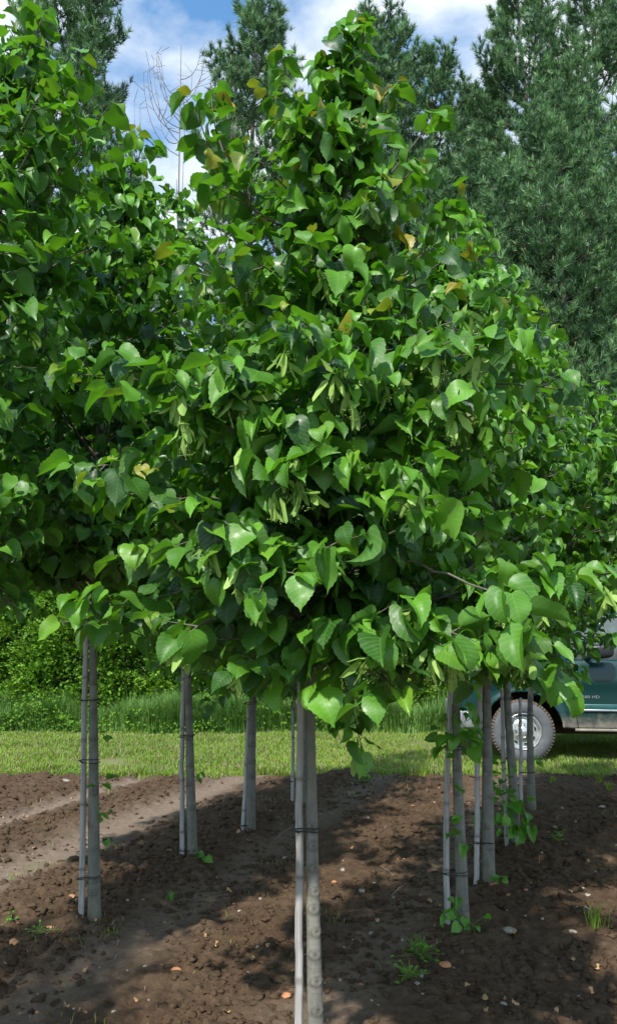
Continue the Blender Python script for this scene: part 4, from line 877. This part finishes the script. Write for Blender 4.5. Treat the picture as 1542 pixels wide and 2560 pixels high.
for ya in (.045, WW - .105): h = MB(); h.box((-.70, ya, .86), (-.62, ya + .06, 1.10)); h.build('marker_light', M['orange'], truck, bevel=.01, smooth=False)
bp = MB(); bp.box((-.86, .02, .40), (-.68, WW - .02, .62)); bp.box((-.70, -.01, .41), (-.47, .10, .61)); bp.box((-.70, WW - .10, .41), (-.47, WW + .01, .61)); bp.build('front_bumper', M['dusty'], truck, bevel=.02, smooth=False)
bp = MB(); bp.box((LL, .05, .45), (LL + .14, WW - .05, .62)); bp.build('rear_bumper', M['dusty'], truck, bevel=.02, smooth=False)
ub = MB(); ub.box((-.58, .32, .45), (4.25, WW - .32, 1.0)); ub.box((.56, .06, .44), (2.75, WW - .06, .62)); ub.box((-.50, .12, .9), (.58, WW - .12, 1.19)); ub.box((2.2, .12, .88), (4.25, WW - .12, .95)); ub.build('underbody', M['under'], truck, smooth=False)
ub = MB(); ub.box((-.5, .50, .30), (4.2, .60, .42)); ub.box((-.5, WW - .6, .30), (4.2, WW - .5, .42)); ub.build('frame', M['rust'], truck, smooth=False)
rf = MB(); Xh, Yh = np.meshgrid(np.linspace(1.10, 2.05, 8), np.linspace(.20, WW - .20, 10)); Zh = 1.815 + .03 * (1 - ((Yh - WW / 2) / .8) ** 2) - .04 * ((Xh - 1.6) / .5) ** 4
i = (np.arange(9)[:, None] * 8 + np.arange(7)[None]); rf.add(np.stack([Xh, Yh, Zh], -1).reshape(-1, 3), np.stack([i, i + 1, i + 9, i + 8], -1).reshape(-1, 4)); ro = rf.build('roof', M['paint'], truck); s_m = ro.modifiers.new('thickness', 'SOLIDIFY'); s_m.thickness = .03
for nme, V in (('windshield', [(.60, .09, 1.265), (.60, WW - .09, 1.265), (1.12, WW - .24, 1.81), (1.12, .24, 1.81)]), ('rear_window', [(2.10, .16, 1.27), (2.10, WW - .16, 1.27), (2.03, WW - .24, 1.79), (2.03, .24, 1.79)])):
    gl = MB(); gl.add(V, [[0, 1, 2, 3]]); g_o = gl.build(nme, M['glass'], truck, smooth=False); s_m = g_o.modifiers.new('thickness', 'SOLIDIFY'); s_m.thickness = .006
cb = MB(); cb.box((.62, .1, 1.0), (.95, WW - .1, 1.22)); cb.build('dashboard', M['black'], truck, bevel=.04, smooth=False)
cb = MB(); cb.box((1.2, .15, .75), (1.75, WW - .15, 1.0)); cb.box((1.68, .15, .95), (1.84, WW - .15, 1.52)); cb.build('bench_seat', M['seat'], truck, bevel=.05, smooth=False)
sw_ = MB(); a_ = np.linspace(0, 2 * math.pi, 25); sw_.tube(np.c_[1.12 + .08 * np.sin(a_), .5 + .19 * np.cos(a_), 1.28 + .17 * np.sin(a_)], .014, 8, cap=False); sw_.tube([(1.0, .5, 1.2), (1.12, .5, 1.28)], .03, 8); sw_.build('steering_wheel', M['black'], truck)
tg = MB(); tg.box((LL - .05, .05, .62), (LL, WW - .05, 1.25)); tg.box((2.15, .06, .62), (2.2, WW - .06, 1.25)); tg.build('tailgate', M['paint'], truck, bevel=.01, smooth=False)
def wheel(x, near):
    s = 1 if near else -1; y0 = .02 if near else WW - .02
    tyre = MB(); pr = [(.215, .02), (.225, -.004), (.26, -.016), (.30, -.020), (.335, -.012), (.358, .004), (.374, .022), (.385, .045), (.386, .12), (.386, .19), (.372, .225), (.34, .245), (.26, .245), (.215, .225)]
    tyre.lathe_y([(a, b * s) for a, b in pr], (x, y0, WZ), 64)
    wo = tyre.build('wheel', M['tyre'], truck)
    tr = MB()
    for q in range(58):
        a = q / 58 * 6.2832
        for lv, yy in enumerate((.030, .10, .165)):
            a2 = a + lv * .05; c, sn = math.cos(a2), math.sin(a2); R0, R1 = .374, .3885; hw = .0170; tl = .028
            if lv == 0: R0 = .360
            vs_ = []
            for rr_, y_ in ((R0, yy - tl), (R1, yy - tl * .7), (R1, yy + tl), (R0, yy + tl)):
                for t_ in (-hw, hw): vs_.append((x + rr_ * c - t_ * sn, y0 + s * y_, WZ + rr_ * sn + t_ * c))
            tr.add(vs_, [(0, 1, 3, 2), (2, 3, 5, 4), (4, 5, 7, 6), (0, 2, 4, 6), (1, 7, 5, 3)])
    tr.build('tread', M['tread'], wo, smooth=False)
    rm = MB(); rp = [(.218, .012), (.222, -.010), (.214, -.014), (.206, -.004), (.196, .030), (.186, .052), (.170, .052), (.150, .040), (.125, .022), (.100, .016), (.085, .020), (.075, .012), (.070, -.018), (.060, -.032), (.035, -.040), (.0005, -.042)]
    rm.lathe_y([(a, b * s) for a, b in rp], (x, y0, WZ), 64); ro_ = rm.build('rim', M['rim'], wo)
    hb = MB(); nt = MB()
    for q in range(8):
        a = q / 8 * 6.2832 + .2; cx_, cz_ = x + .150 * math.cos(a), WZ + .150 * math.sin(a); k = 16; b_ = np.arange(k) / k * 6.2832
        rx, rt = .017, .027; u_ = np.array([math.cos(a), math.sin(a)]); w_ = np.array([-u_[1], u_[0]])
        ring = [(cx_ + u_[0] * rx * math.cos(t_) + w_[0] * rt * math.sin(t_), y0 + s * .036, cz_ + u_[1] * rx * math.cos(t_) + w_[1] * rt * math.sin(t_)) for t_ in b_]
        ring2 = [(p[0], y0 + s * .070, p[2]) for p in ring]; cc_ = [(cx_, y0 + s * .034, cz_)]
        hb.add(ring + ring2, [(t_, (t_ + 1) % k, k + (t_ + 1) % k, k + t_) for t_ in range(k)]); hb.add(ring + cc_, [(t_, (t_ + 1) % k, k) for t_ in range(k)])
        a += .39; c2 = (x + .092 * math.cos(a), y0 + s * .018, WZ + .092 * math.sin(a)); nt.tube([c2, (c2[0], c2[1] - s * .028, c2[2])], .011, 6)
    hb.build('vent_shade_disc', M['black'], ro_, smooth=False); nt.build('lug_nut', M['chrome'], ro_, smooth=False)  # black discs painted in for the shade inside open vent holes
for x in wheelx: wheel(x, True); wheel(x, False)
bd = bpy.data.curves.new('badge', 'FONT'); bd.body = '1500 HD'; bd.size = .056; bd.extrude = .002; bd.space_character = 1.05
bo = bpy.data.objects.new('badge', bd); sc.collection.objects.link(bo); bpy.context.view_layer.update()
bm_ = bpy.data.meshes.new_from_object(bo); bpy.data.objects.remove(bo); bm_.materials.clear(); bm_.materials.append(M['chrome'])
bo = bpy.data.objects.new('badge', bm_); sc.collection.objects.link(bo); bo.parent = truck; bo.location = (.685, -.008, .785); bo.rotation_euler = (R(90), 0, 0); bo.scale = (1.1, .85, 1)
em = MB(); em.box((.625, -.014, .797), (.670, .0, .813)); em.box((.640, -.015, .788), (.655, .0, .822)); em.build('emblem', M['chrome'], truck, smooth=False)
for o in list(truck.children): pass
